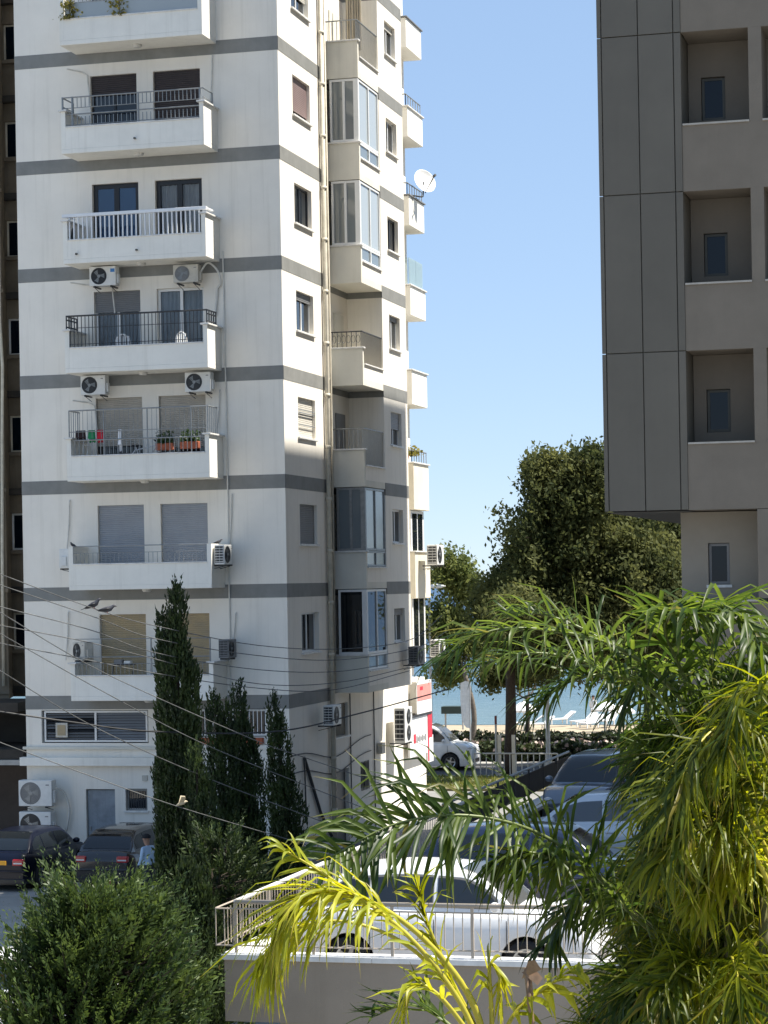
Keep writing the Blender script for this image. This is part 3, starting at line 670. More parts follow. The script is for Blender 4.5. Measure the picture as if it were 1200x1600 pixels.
for dz in (0, 0.5):
    mb = MB(); mb.tube([(XC+0.04, 62.75+t*8.5, 2.65+dz-0.25*math.sin(t*3.1)+0.1*math.sin(t*9)) for t in np.linspace(0, 1, 14)], 0.016, 5); mb.build('slack_cable', CABLE, tower)

# --- rear corner balconies (towards the sea) ----------------------------------
for k in range(1, 8):
    zb = ZB[k]; top = zb+1.0 if k not in (3,) else zb+1.15
    b = MB().box(-20.9, -19.38, 78.15, 80.35, zb-0.02 if k > 2 else zb-0.6, top).build('corner_balcony', PLASTER2 if k > 2 else CREAM, tower, bevel=0.02)
    MB().box(-20.3, -19.75, 78.16, 78.6, zb-0.35, zb-0.021).build('bracket', LOGGIA, b)
    MB().box(-20.95, -19.33, 78.08, 80.42, top, top+0.05).build('coping', CAP if k not in (7, 5) else SH_DGREY, b, bevel=0.01)
    if k in (6, 2, 5):
        mb = MB(); hz = top+0.45
        tube_rail(mb, [(-20.8, 78.2, hz), (-19.45, 78.2, hz), (-19.45, 80.3, hz)], 0.025)
        bars(mb, -20.8, -19.45, 78.2, top+0.05, hz, 0.3, 0.012); bars_y(mb, -19.45, 78.2, 80.3, top+0.05, hz, 0.35, 0.012); mb.build('railing', GALV, b)
    if k == 4:
        mb = MB(); mb.box(-19.46, -19.44, 78.25, 79.2, top+0.05, top+0.98); g1 = mb.build('glass_screen', GL_FROST, b)
        MB().box(-19.46, -19.44, 79.23, 80.2, top+0.05, top+0.98).build('glass_screen', GL_FROST, b); MB().box(-20.6, -19.5, 78.25, 78.27, top+0.05, top+0.98).build('glass_screen', GL_FROST, b)
# lower enclosed corner rooms with tall glazing
for k, (z0, z1) in enumerate(((5.15, 7.55), (8.45, 10.45))):
    b = MB().box(-20.7, -19.55, 78.3, 80.2, z0, z1).build('corner_room', ALU, tower)
    FG = ((-19.55, 0), (0, 1), (1, 0))
    pane(FG, 78.5, 79.15, z0+0.25, z1-0.1, 0.012, GL_DARK, b); pane(FG, 79.3, 79.95, z0+0.25, z1-0.1, 0.012, GL_DARK, b)
    MB().box(-21.0, -20.7, 78.1, 78.3, z0-0.5, z1+0.4).build('corner_pier', CREAM, tower)

# ------------------------------------------------------------------ right-hand building (cladding box, recessed windows)
YR = 45.1; ROOF = 34.6; YR2 = 76.2
block = thing('apartment_block', (-2.0, 46.0, 0), 'grey clad and taupe apartment block with recessed windows at the right', 'building')
FR = ((0, YR), (1, 0), (0, -1))
LV = [9.28+3.075*i for i in range(9)]
# carcass: cladding box on the left, taupe body on the right
mb = MB(); mb.box(-7.30, -5.74, YR+0.06, 60, 9.30, ROOF); mb.build('clad_core', GREYP, block)
mb = MB(); mb.box(-7.30, -5.74, 60.002, YR2, 9.30, ROOF); mb.box(-5.735, 9, YR+1.7, YR2, 0, ROOF); mb.build('rear_wing', BEIGEP, block)
cols = [(-7.36, -7.285), (-7.265, -6.57), (-6.55, -5.885), (-5.865, -5.735)]
for i in range(len(LV)-1):
    for (a0, a1) in cols:
        MB().fbox(FR, a0, a1, -0.055, 0.0, LV[i]+0.010, min(LV[i+1], ROOF)-0.010).build('panel', GREYP, block, bevel=0.003)
mb = MB(); mb.quad((-7.36, YR-0.0, 9.27), (-5.735, YR, 9.27), (-5.735, 58, 9.27), (-7.36, 58, 9.27)); mb.build('soffit', mat('soffit_grey', (0.10, 0.098, 0.09), 0.8, 0.05), block)
# taupe front grid: spandrels, columns, recesses
RC = [(-5.72, -4.44), (-4.19, -2.6), (-2.3, -0.7), (-0.4, 1.2)]
for i in range(len(LV)-1):
    zl = LV[i]
    MB().box(-5.73, 9, YR+0.02, YR+0.25, zl, zl+1.27).build('spandrel', BEIGEP, block)
    for a0, a1 in RC:
        MB().box(a0+0.002, a1-0.002, YR-0.015, YR+0.30, zl+1.27, zl+1.305).build('ledge', mat('pale_ledge', (0.42, 0.39, 0.34), 0.7, 0.08, 4), block)
    for a0, a1 in ((-4.44, -4.19), (-2.6, -2.3), (-0.7, -0.4), (1.2, 9)):
        MB().box(a0, a1, YR+0.021, YR+1.65, zl+1.271, zl+3.074).build('column', BEIGEP, block)
    MB().box(-5.72, 9, YR+0.251, YR+1.68, zl+0.9, zl+1.1).build('recess_floor', BEIGEP, block)
    MB().box(-5.72, 9, YR+0.251, YR+1.68, zl+0.003, zl+0.12).build('recess_ceiling', BEIGEP, block)
    FB = ((0, YR+1.1), (1, 0), (0, -1))
    mb = MB(); ops = [(-5.48, -5.01, zl+1.55, zl+2.40), (-3.9, -3.4, zl+1.55, zl+2.40)]
    wall_sheet(mb, FB, -5.73, 9, zl+1.1, zl+3.074, ops, 0.16); mb.build('recess_wall', BEIGEP, block)
    for (a0, a1, z0, z1) in ops:
        mb = MB(); frame_ring(mb, FB, a0+0.01, a1-0.01, z0+0.01, z1-0.01, -0.07, 0.05)
        f = mb.build('window', mat('olive_grey_frame', (0.075, 0.072, 0.058), 0.5, 0.05), block); pane(FB, a0+0.06, a1-0.06, z0+0.06, z1-0.06, -0.09, GL_NAVY, f)
# lowest storey in view, set back under the box
zl = LV[0]-3.075
mb = MB(); ops = [(-5.50, -5.08, 7.83, 8.65)]
FB0 = ((0, YR+1.1), (1, 0), (0, -1))
wall_sheet(mb, FB0, -6.03, 9, zl-3.4, zl+3.06, ops, 0.16); mb.quad((-6.03, YR+1.1, zl-3.4), (-6.03, YR2-20, zl-3.4), (-6.03, YR2-20, 9.27), (-6.03, YR+1.1, 9.27)); mb.build('recess_wall', BEIGE_LIT, block)
mb = MB(); frame_ring(mb, FB0, -5.49, -5.09, 7.84, 8.64, -0.07, 0.05); f = mb.build('window', SH_DGREY, block); pane(FB0, -5.44, -5.14, 7.89, 8.59, -0.09, GL_NAVY, f)
MB().fbox(FB0, -5.54, -5.04, -0.1, 0.03, 7.77, 7.825).build('sill', CAP, f)
MB().box(-5.98, 9, YR+0.02, YR+0.25, 2.2, 7.50).build('spandrel', BEIGEP, block)
MB().box(-6.05, -4.41, YR-0.02, YR+0.3, 7.50, 7.54).build('ledge', mat('pale_ledge', (0.42, 0.39, 0.34)), block)
MB().box(-4.42, 9, YR+0.021, YR+1.09, 7.56, 9.27).build('column', BEIGEP, block)
MB().box(-5.98, -4.42, YR+0.251, YR+1.39, 7.2, 7.45).build('recess_floor', BEIGEP, block)

# ------------------------------------------------------------------ old brown building at the far left
YO = 66.5
old = thing('apartment_building', (-31.5, 70, 0), 'dark brown weathered apartment building half hidden behind the white tower', 'building')
FO = ((0, YO), (1, 0), (0, -1))
XO = -29.42
mb = MB(); wall_sheet(mb, FO, -40, XO, 4.6, TOP, [], 0.2); mb.quad((XO, YO, 4.6), (XO-0.55, YO+1.6, 4.6), (XO-0.55, YO+1.6, TOP), (XO, YO, TOP)); mb.build('front_wall', BROWNW, old)
FO2 = ((0, YO+1.5), (1, 0), (0, -1)); ops = [(-29.93, -29.3, zb+1.2, zb+2.35) for zb in ZB[:8]]
mb = MB(); wall_sheet(mb, FO2, -30.3, -25, 4.6, TOP, ops, 0.2); mb.build('recessed_wall', BROWNW, old)
for (a0, a1, z0, z1) in ops:
    f = sash_window(FO2, a0, a1, z0, z1, PIPE if R.random() < 0.5 else ALU, GL_NAVY, old, split=False, w=0.06); MB().fbox(FO2, a0-0.25, a1+0.3, 0.002, 0.18, z0-0.12, z0-0.004).build('sill', BROWNW, f)
for zb in ZB:
    MB().fbox(FO2, -30.3, -25, 0.002, 0.30, zb-0.15, zb+0.05).build('slab_edge', BROWND, old); MB().fbox(FO, -40, XO+0.05, 0.002, 0.08, zb-0.12, zb).build('slab_edge', BROWNW, old)
mb = MB(); mb.tube([(-29.55, YO-0.1, 5), (-29.52, YO-0.1, 9), (-29.45, YO-0.12, 12.6), (-29.40, YO-0.1, 14.8), (-29.47, YO-0.1, 16.2), (-29.46, YO-0.1, 22), (-29.48, YO-0.1, TOP)], 0.05, 7); mb.build('drain_pipe', PIPE, old, smooth=True)
MB().box(-40, -28.0, 63.9, 66.4, 4.35, 4.62).build('canopy', BROWND, old); mb = MB(); wall_sheet(mb, ((0, 66.4), (1, 0), (0, -1)), -40, -27.3, 0, 4.35, [(-34, -27.8, 0.0, 2.55)], 0.4); mb.build('street_level_wall', BROWND, old)
MB().box(-40, -27.45, 63.0, 66.2, 2.85, 3.0).build('awning', mat('pale_awning_edge', (0.4, 0.39, 0.36), 0.7, 0.1), old)
MB().box(-40, -27.5, 63.1, 66.2, 3.02, 3.3).build('awning_top', BROWND, old)
MB().box(-34, -27.8, 66.75, 66.8, 0.02, 2.55).build('garage_door', mat('brown_garage_door', (0.11, 0.085, 0.07), 0.7, 0.1, 2), old)

# ------------------------------------------------------------------ air conditioners
def ac_unit(label, center, face, w=0.8, h=0.55, d=0.3, body=AC_W, fan='dark', bracket=True, sticker=None, grille2=False, group='air conditioners on the white tower', twin=False):
    """outdoor unit centred at 'center' (back on the wall side), face = outward heading in radians (0 = -Y)"""
    t = thing('air_conditioner', (0, 0, 0), label, 'air conditioner', group)
    t.location = (0, 0, 0); ORG[t.name] = (0, 0, 0)
    mb = MB(); mb.box(-w/2, w/2, -d, 0, 0, h); mb.build('casing', body, t, bevel=0.018)
    cs = [(-w*0.14, h*0.5, h*0.40)] if not twin else [(0.0, h*0.27, h*0.2), (0.0, h*0.74, h*0.2)]
    dark = {'dark': BLACKF, 'grey': SH_DGREY, 'deep': DARKM}[fan]
    for cx, cz, r in cs:
        M = Matrix.Translation((cx, -d-0.002, cz)) @ Matrix.Rotation(RAD(90), 4, 'X')
        g = MB().lathe([(0.001, 0), (r, 0.0), (r, 0.006), (r*1.06, 0.010), (r*1.08, 0.0)], M, 24).build('fan_opening', dark, t)
        mb = MB()
        for rr in np.linspace(r*0.3, r*0.95, 5): mb.tube([(cx+rr*math.cos(a), -d-0.012, cz+rr*math.sin(a)) for a in np.linspace(0, 2*math.pi, 21)], 0.004, 3, cap=False)
        for a in np.linspace(0, 2*math.pi, 9)[:-1]: mb.tube([(cx+r*0.2*math.cos(a), -d-0.012, cz+r*0.2*math.sin(a)), (cx+r*math.cos(a), -d-0.012, cz+r*math.sin(a))], 0.003, 3)
        mb.build('fan_guard', DARKM if fan != 'grey' else GALV, g)
        mb = MB(); mb.lathe([(0.001, 0.014), (r*0.2, 0.012), (r*0.22, 0.0)], M, 12); mb.build('fan_hub', GALV, g)
        mb = MB()
        for q in range(3):
            a = q*2.094; mb.poly([(cx+r*0.2*math.cos(a), -d-0.006, cz+r*0.2*math.sin(a)), (cx+r*0.85*math.cos(a-0.35), -d-0.007, cz+r*0.85*math.sin(a-0.35)), (cx+r*0.85*math.cos(a+0.4), -d-0.006, cz+r*0.85*math.sin(a+0.4)), (cx+r*0.2*math.cos(a+0.9), -d-0.006, cz+r*0.2*math.sin(a+0.9))])
        mb.build('fan_blade', GALV, g)
    mb = MB(); mb.box(w/2, w/2+0.05, -d*0.75, -d*0.25, h*0.12, h*0.6); mb.build('valve_cover', body, t, bevel=0.01)
    # side coil grille
    mb = MB()
    for i in range(6): mb.box(-w/2-0.006, -w/2, -d*0.9, -d*0.1, h*(0.12+i*0.135), h*(0.12+i*0.135)+h*0.03)
    for i in range(3): mb.box(-w/2-0.005, -w/2, -d*(0.88-i*0.34), -d*(0.86-i*0.34), h*0.1, h*0.9)
    mb.build('coil_guard', body, t); MB().box(-w/2-0.002, -w/2+0.01, -d*0.92, -d*0.08, h*0.08, h*0.92).build('coil', DARKM, t)
    if sticker: MB().box(w*0.30, w*0.46, -d-0.004, -d+0.001, h*0.68, h*0.86).build('sticker', sticker, t)
    else: MB().box(w*0.32, w*0.42, -d-0.004, -d+0.001, h*0.80, h*0.84).build('badge', SH_DGREY, t)
    if bracket:
        for s in (-1, 1):
            mb = MB(); mb.box(s*w*0.32-0.02, s*w*0.32+0.02, -d-0.02, 0.2, -0.045, -0.004); mb.tube([(s*w*0.32, -d+0.04, -0.045), (s*w*0.32, 0.19, -0.15)], 0.010, 5); mb.build('bracket', DARKM, t)
    else:
        for s in (-1, 1): MB().box(s*w*0.32-0.04, s*w*0.32+0.04, -d*0.95, -d*0.05, -0.05, -0.002).build('foot', DARKM, t)
    t.location = center; t.rotation_euler = (0, 0, face)
    return t
Q = math.pi/2
ac_unit('white air conditioner with black fan and blue sticker above dark grey rail balcony', (-24.37, 62.35, 16.53), 0, fan='dark', sticker=BLUE_S)
ac_unit('aged beige air conditioner with a curled white hose under white rail balcony', (-21.88, 62.35, 16.50), 0, 0.75, 0.5, body=AC_B, fan='grey')
ac_unit('white air conditioner above the balcony with hanging laundry, left of two', (-24.72, 62.35, 13.45), 0, 0.75, 0.55, fan='deep')
ac_unit('white air conditioner above the flower boxes, right of two over that balcony', (-21.58, 62.35, 13.42), 0, 0.76, 0.55, fan='deep')
ac_unit('white air conditioner hung on the right end of the closed grey shutter balcony', (-21.02, 61.95, 8.56), Q, 0.75, 0.55)
ac_unit('air conditioner hung on the left end of the closed grey shutter balcony', (-25.34, 61.95, 8.54), -Q, 0.75, 0.55)
ac_unit('grey air conditioner standing on left wall of the tan shutter balcony', (-25.05, 62.15, 5.92), -0.7, 0.7, 0.52, body=AC_B, bracket=False)
ac_unit('dark shaded air conditioner at right end of the tan shutter balcony', (-21.0, 62.1, 5.95), Q, 0.7, 0.52, body=SH_DGREY, bracket=False)
ac_unit('white air conditioner on the street wall, upper of two by the brown garage', (-26.68, 62.35, 1.76), 0, 1.02, 0.74, 0.35, fan='grey')
ac_unit('white air conditioner beside the parked cars, lower of two by the brown garage', (-26.7, 62.35, 0.86), 0, 0.98, 0.74, 0.35, fan='deep')
ac_unit('grey air conditioner on shaded side wall beside the long drain pipe', (XC+0.25, 65.6, 3.85), Q, 0.85, 0.58, 0.32)
ac_unit('tall twin fan air conditioner on sunlit street level wall by red signs', (XC+0.25, 73.9, 2.75), Q, 1.0, 1.15, 0.36, fan='deep', twin=True)
ac_unit('dark shaded air conditioner below the small window of the corner bay', (XS+0.2, 72.3, 5.35), Q, 0.9, 0.58, 0.33, body=SH_DGREY)
ac_unit('cream air conditioner with side grille on the sunlit rear corner', (-19.1, 79.2, 8.55), Q, 1.0, 0.7, 0.38)
ac_unit('small cream air conditioner on the rear corner above the red sign', (-19.1, 79.4, 5.35), Q, 0.9, 0.6, 0.34)

# curled hose of the aged unit
mb = MB(); mb.tube(catmull([(-21.48, 62.2, 16.8), (-21.3, 62.3, 17.05), (-21.08, 62.45, 16.85), (-21.02, 62.55, 16.5), (-21.15, 62.6, 16.3), (-21.2, 62.6, 15.6)], 24), 0.03, 6)
tag(mb.build('hose', PVC, None, smooth=True), 'white hose curling from the aged beige air conditioner', 'hose')
mb = MB(); mb.tube(catmull([(-26.1, 62.2, 2.3), (-25.95, 62.4, 2.1), (-25.85, 62.5, 1.6), (-25.95, 62.5, 1.0)], 16), 0.035, 6)
tag(mb.build('hose', PVC, None, smooth=True), 'white hose hanging beside the two stacked street level air conditioners', 'hose')

# satellite dish on the rear corner
d = thing('satellite_dish', (-19.3, 78.6, 20.9), 'white satellite dish on an arm above the rear balconies', 'satellite dish')
c = Vector((-19.05, 79.2, 21.95)); nrm = Vector((0.70, -0.62, 0.34)).normalized()
M = Matrix.Translation(c) @ nrm.to_track_quat('Z', 'Y').to_matrix().to_4x4()
prof = [(0.001, -0.1)] + [(0.43*t, -0.1+0.1*t*t) for t in np.linspace(0.1, 1, 8)] + [(0.44, 0.005), (0.43, -0.01)] + [(0.43*t, -0.115+0.1*t*t) for t in np.linspace(0.95, 0.05, 7)]
MB().lathe(prof, M, 28).build('reflector', WHITE, d, smooth=True)
mb = MB(); lo = c - Vector((0, 0, 0.42)); hd = c + nrm*0.62 - Vector((0, 0, 0.12)); mb.tube([lo, hd], 0.018, 6); mb.build('feed_arm', DARKM, d)
mb = MB(); mb.tube([hd - nrm*0.06, hd + nrm*0.06], 0.045, 8); mb.build('receiver', DARKM, d)
mb = MB(); mb.tube(catmull([c - nrm*0.1, c - Vector((0.05, 0.1, 0.45)), (-19.1, 78.9, 21.35), (-19.38, 78.6, 21.36), (-19.38, 78.6, 21.2)], 14), 0.028, 7); mb.build('mast', DARKM, d)

# signs at the street corner
s = thing('shop_sign', (XC+0.1, 77.6, 3.6), 'upper faded red and white shop banner at the tower corner', 'sign', 'shop signs at the tower corner')
MB().box(XC+0.02, XC+0.27, 76.4, 76.46, 3.55, 4.6).build('side_panel', SH_LIGHT, s); MB().box(XC+0.20, XC+0.26, 76.5, 78.6, 3.5, 4.6).build('board', WHITE, s)
MB().box(XC+0.255, XC+0.27, 76.55, 78.5, 3.95, 4.5).build('red_print', RED_W, s); MB().box(XC+0.265, XC+0.275, 76.9, 77.3, 4.3, 4.42).build('print_mark', RED, s)
s = thing('shop_sign', (XC+0.1, 77.6, 1.9), 'lower white shop board with red edge and small lettering', 'sign', 'shop signs at the tower corner')
MB().box(XC+0.15, XC+0.22, 75.6, 78.1, 2.1, 3.42).build('board', WHITE, s); MB().box(XC+0.1, XC+0.24, 78.1, 78.7, 2.6, 3.5).build('red_end', RED, s)
MB().box(XC+0.222, XC+0.23, 76.1, 76.4, 2.55, 2.85).build('red_logo', RED, s)
for i in range(7): MB().box(XC+0.222, XC+0.228, 76.5+i*0.2, 76.62+i*0.2, 2.55+0.04*(i % 2), 2.72+0.05*((i+1) % 2)).build('letter', SH_DGREY, s)
MB().box(XC+0.1, XC+0.26, 75.6, 78.6, 3.42, 3.48).build('top_rail', BLACKF, s)
s = thing('shop_sign', (XC+0.1, 79.4, 1.5), 'small white board with red stripe at the lowest tower corner', 'sign', 'shop signs at the tower corner')
MB().box(XC-0.02, XC+0.05, 78.75, 79.6, 1.7, 2.62).build('board', WHITE, s); MB().box(XC+0.05, XC+0.06, 78.8, 78.98, 1.75, 2.55).build('red_stripe', RED, s)

# ------------------------------------------------------------------ things on the balconies
def plastic_chair(label, loc, rz, m):
    t = thing('plastic_chair', (0, 0, 0), label, 'chair', 'chairs on the balconies')
    MB().box(-0.24, 0.24, -0.22, 0.22, 0.42, 0.45).build('seat', m, t, bevel=0.01)
    mb = MB()
    for i in range(5): mb.box(-0.2+i*0.088, -0.15+i*0.088, 0.2, 0.225, 0.45, 0.86)
    mb.tube(catmull([(-0.24, 0.21, 0.45), (-0.22, 0.22, 0.75), (0, 0.23, 0.92), (0.22, 0.22, 0.75), (0.24, 0.21, 0.45)], 14), 0.022, 6); mb.build('backrest', m, t)
    for x in (-0.21, 0.21):
        for y in (-0.19, 0.19): MB().tube([(x*1.1, y*1.1, 0), (x, y, 0.42)], 0.02, 6).build('leg', m, t)
    t.location = loc; t.rotation_euler = (0, 0, rz); return t
plastic_chair('white plastic chair on the dark rail balcony before left curtains', (-23.6, 61.85, ZB[3]+0.04), 3.0, WHITE)
plastic_chair('white plastic chair on the dark rail balcony before right door', (-21.8, 61.85, ZB[3]+0.04), 2.6, WHITE)
plastic_chair('dark chair at left end of the white rail balcony', (-24.95, 61.95, ZB[4]+0.04), 1.8, DARKM)
def flower_box(label, x0, x1, y, z):
    t = thing('flower_box', ((x0+x1)/2, y, z), label, 'flower box', 'terracotta flower boxes on the balcony')
    mb = MB(); mb.box(x0, x1, y-0.1, y+0.1, z, z+0.2); mb.build('box', TERRA, t, bevel=0.02)
    n = 420; c = np.stack([rng.uniform(x0+0.02, x1-0.02, n), rng.normal(y, 0.08, n), z+0.2+np.abs(rng.normal(0, 0.13, n))], 1)
    leaf_cloud('plant', c, 0.05, leaf('potted_leaf', (0.02, 0.05, 0.015), (0.08, 0.13, 0.04), 0.2), t, kind='stuff')
    return t
def leaf_cloud(name, c, size, m, parent, elong=1.6, updir=None, kind=None, jitter=1.0, sizevar=0.4, smooth=False):
    """small diamond leaves scattered at points c; optional preferred direction per leaf"""
    n = len(c); ax = rng.normal(0, 1, (n, 3))
    if updir is not None: ax = ax*jitter*0.5 + updir
    ax /= np.linalg.norm(ax, axis=1)[:, None]
    b = rng.normal(0, 1, (n, 3)); b -= (b*ax).sum(1)[:, None]*ax; b /= np.linalg.norm(b, axis=1)[:, None]
    s = size*(1+sizevar*rng.uniform(-1, 1, n))[:, None]
    V = np.stack([c-ax*s*elong*0.5, c+b*s*0.5, c+ax*s*elong*0.5, c-b*s*0.5], 1).reshape(-1, 3)
    return npmesh(name, V, np.arange(4*n).reshape(-1, 4), m, parent, kind=kind)
flower_box('left terracotta flower box with leafy plants behind balcony rail', -22.72, -22.2, 61.75, ZB[2]+0.72)
flower_box('right terracotta flower box with leafy plants behind balcony rail', -22.0, -21.45, 61.75, ZB[2]+0.74)
def laundry(label, x, w, h, m):
    mb = MB(); n = 6
    for i in range(n):
        a, b = x+w*i/n, x+w*(i+1)/n; ya, yb = 61.62+0.03*math.sin(i*1.7), 61.62+0.03*math.sin((i+1)*1.7)
        mb.quad((a, ya, ZB[2]+1.34-h), (b, yb, ZB[2]+1.34-h+0.03*(i % 2)), (b, 61.56, ZB[2]+1.34), (a, 61.56, ZB[2]+1.34)); mb.quad((a, 61.50, ZB[2]+1.34-h*0.7), (b, 61.50, ZB[2]+1.34-h*0.7), (b, 61.55, ZB[2]+1.342), (a, 61.55, ZB[2]+1.342))
    return tag(mb.build('laundry', m, None, smooth=True), label, 'laundry', 'laundry on the balcony rail')
laundry('green cloth hung over the balcony rail', -24.68, 0.2, 0.35, mat('green_cloth', (0.02, 0.22, 0.08), 0.9, 0.1))
laundry('red cloth hung over the balcony rail', -24.42, 0.2, 0.36, mat('red_cloth', (0.5, 0.015, 0.03), 0.9, 0.1))
laundry('long white towel hung over the balcony rail', -23.78, 0.09, 0.62, mat('white_cloth', (0.8, 0.8, 0.8), 0.9, 0.05))
laundry('dark brown cloth at left end of the balcony rail', -25.05, 0.28, 0.3, mat('dark_cloth', (0.03, 0.015, 0.015), 0.9, 0.1))
def bicycle(label, loc, rz):
    t = thing('bicycle', (0, 0, 0), label, 'bicycle')
    fm = DARKM
    for x in (-0.5, 0.5):
        w = MB().tube([(x+0.31*math.cos(a), 0, 0.33+0.31*math.sin(a)) for a in np.linspace(0, 2*math.pi, 25)], 0.018, 6, cap=False).build('wheel', RUBBER, t)
        mb = MB()
        for a in np.linspace(0, math.pi, 7)[:-1]: mb.tube([(x+0.3*math.cos(a), 0, 0.33+0.3*math.sin(a)), (x-0.3*math.cos(a), 0, 0.33-0.3*math.sin(a))], 0.003, 3)
        mb.build('spoke', GALV, w)
    mb = MB()
    for a, b in (((-0.5, 0.33), (-0.05, 0.3)), ((-0.5, 0.33), (-0.18, 0.75)), ((-0.05, 0.3), (-0.18, 0.8)), ((-0.05, 0.3), (0.38, 0.78)), ((-0.17, 0.72), (0.36, 0.84)), ((0.36, 0.9), (0.5, 0.33))): mb.tube([(a[0], 0, a[1]), (b[0], 0, b[1])], 0.018, 6)
    mb.build('frame', mat('white_bike_paint', (0.65, 0.65, 0.65), 0.4, 0.02), t)
    MB().box(-0.3, -0.06, -0.06, 0.06, 0.82, 0.87).build('saddle', BLACKF, t, bevel=0.02)
    MB().tube([(0.36, -0.28, 0.98), (0.34, -0.1, 1.0), (0.36, 0, 0.96), (0.34, 0.1, 1.0), (0.36, 0.28, 0.98)], 0.015, 6).build('handlebar', fm, t)
    t.location = loc; t.rotation_euler = (0, 0, rz); return t
bicycle('bicycle parked behind the balcony rail beside the flower boxes', (-23.2, 61.9, ZB[2]+0.04), 0.25)
# folded drying rack
dk = thing('drying_rack', (-24.9, 61.9, ZB[2]+0.04), 'folded white drying rack leaning at the left balcony end', 'drying rack')
mb = MB(); z = ZB[2]+0.04
for x in (-25.1, -24.95, -24.8): mb.tube([(x, 61.8, z), (x+0.12, 62.0, z+1.1)], 0.014, 5)
for q in (0.3, 0.6, 0.9): mb.tube([(-25.07+q*0.1, 61.85, z+q), (-24.75+q*0.1, 61.85, z+q)], 0.01, 5)
mb.build('frame', ALU, dk)
# trailing plants on the top balcony
for lab, x, n in (('trailing yellow green plant at left of the topmost balcony', -25.0, 260), ('small yellow flowering plant hanging in the middle of topmost balcony', -23.5, 160)):
    t = thing('hanging_plant', (x, 61.5, 23.9), lab, 'plant', 'plants on the topmost balcony'); n = int(n*0.5)
    c = np.stack([rng.normal(x, 0.14, n), rng.normal(61.4, 0.05, n), rng.uniform(23.98, 24.5, n)], 1); leaf_cloud('foliage', c, 0.07, leaf('trailing_leaf', (0.10, 0.10, 0.02), (0.26, 0.23, 0.05), 0.3), t)
    mb = MB(); mb.tube([(x, 61.5, 24.0), (x, 61.45, 24.5)], 0.01, 5); mb.build('stem', WOODG, t)
t = thing('potted_plant', (-19.9, 79.0, ZB[2]+1.05), 'small potted plant on the rear corner balcony', 'plant')
MB().lathe([(0.1, 0), (0.14, 0.24), (0.12, 0.24), (0.1, 0.02)], Matrix.Translation((-19.75, 78.5, ZB[2]+1.05)), 12).build('pot', TERRA, t)
n = 160; leaf_cloud('foliage', np.stack([rng.normal(-19.6, 0.14, n), rng.normal(78.75, 0.2, n), ZB[2]+1.3+np.abs(rng.normal(0, 0.14, n))], 1), 0.09, leaf('trailing_leaf', (0.14, 0.14, 0.02), (0.32, 0.28, 0.05)), t)
# grill / tools on the lowest balcony
t = thing('balcony_table', (-23.9, 61.8, ZB[0]+0.04), 'cluttered dark folding table behind lowest balcony rail', 'table'); z = ZB[0]+0.04
MB().box(-24.25, -23.55, 61.65, 62.0, z+0.86, z+0.89).build('table_top', DARKM, t)
for x in (-24.2, -23.6): MB().tube([(x, 61.7, z), (x, 61.95, z+0.86)], 0.015, 5).build('leg', DARKM, t)
MB().box(-24.1, -23.85, 61.7, 61.9, z+0.892, z+1.02).build('container', SH_DGREY, t, bevel=0.02); MB().box(-23.8, -23.6, 61.7, 61.9, z+0.892, z+0.98).build('container', AC_W, t, bevel=0.02)

# ------------------------------------------------------------------ parking deck
DZ = 2.15; DX0 = -10.62; DYF = 31.25
TAUPE = mat('deck_wall_taupe', (0.34, 0.285, 0.225), 0.85, 0.05, 1.0, 0.3, 60, spec=0.2, streak=0.3)
deck = thing('parking_deck', (-4, 45, 0), 'taupe raised parking deck with white stone coping', 'parking deck')
MB().box(DX0+0.25, 12, DYF+0.25, 61, DZ-0.25, DZ).build('deck_slab', mat('deck_concrete', (0.30, 0.29, 0.27), 0.9, 0.15, 0.7, 0.3, 25), deck)
MB().box(DX0, 12, DYF, DYF+0.249, 1.85, 2.715).build('edge_wall', TAUPE, deck)
MB().box(DX0, DX0+0.249, DYF+0.25, 61, 1.85, 2.715).build('edge_wall', TAUPE, deck)
for i in range(20):
    x = DX0-0.04+i*1.1; MB().box(x+0.002, x+1.098, DYF-0.04, DYF+0.30, 2.72, 2.80).build('coping_stone', mat('white_coping', (0.72, 0.71, 0.68), 0.6, 0.08, 4, 0.15, 40), deck, bevel=0.006)
for i in range(24):
    y = DYF+0.302+i*1.2; MB().box(DX0-0.04, DX0+0.45, y+0.002, y+1.198, 2.722, 2.802).build('coping_stone', MATS['white_coping'], deck, bevel=0.006)
MB().box(-9.95, 12, DYF+0.45, 60, 0, 1.845).build('lower_wall', mat('pale_lower_wall', (0.42, 0.37, 0.28), 0.85, 0.06, 1, 0.2, 50), deck)
RAILM = mat('beige_rail_paint', (0.44, 0.37, 0.29), 0.4, 0.08, 5)
rl = thing('deck_railing', (DX0, DYF, 2.8), 'beige metal railing with thin balusters around the parking deck', 'railing')
ry = DYF+0.12; rx = DX0+0.14; zr = 3.52
mb = MB(); mb.tube([(rx, ry, zr), (9, ry, zr)], 0.032, 8); mb.build('hand_rail', RAILM, rl, smooth=True)
mb = MB(); mb.tube([(rx, ry, zr), (rx, 46, zr)], 0.035, 8); mb.build('hand_rail', mat('white_rail', (0.72, 0.69, 0.62), 0.4, 0.05), rl, smooth=True)
mb = MB(); mb.tube([(rx-0.3, ry, 3.42), (9, ry, 3.42)], 0.013, 6); mb.tube([(rx-0.3, ry, 2.9), (9, ry, 2.9)], 0.013, 6); mb.build('cross_rail', RAILM, rl)
mb = MB(); mb.tube([(rx-0.3, ry, 3.42), (rx-0.3, ry+0.3, 3.42), (rx-0.05, 46, 3.42)], 0.013, 6); mb.tube([(rx-0.3, ry, 2.9), (rx-0.05, 46, 2.9)], 0.013, 6); mb.build('cross_rail', RAILM, rl)
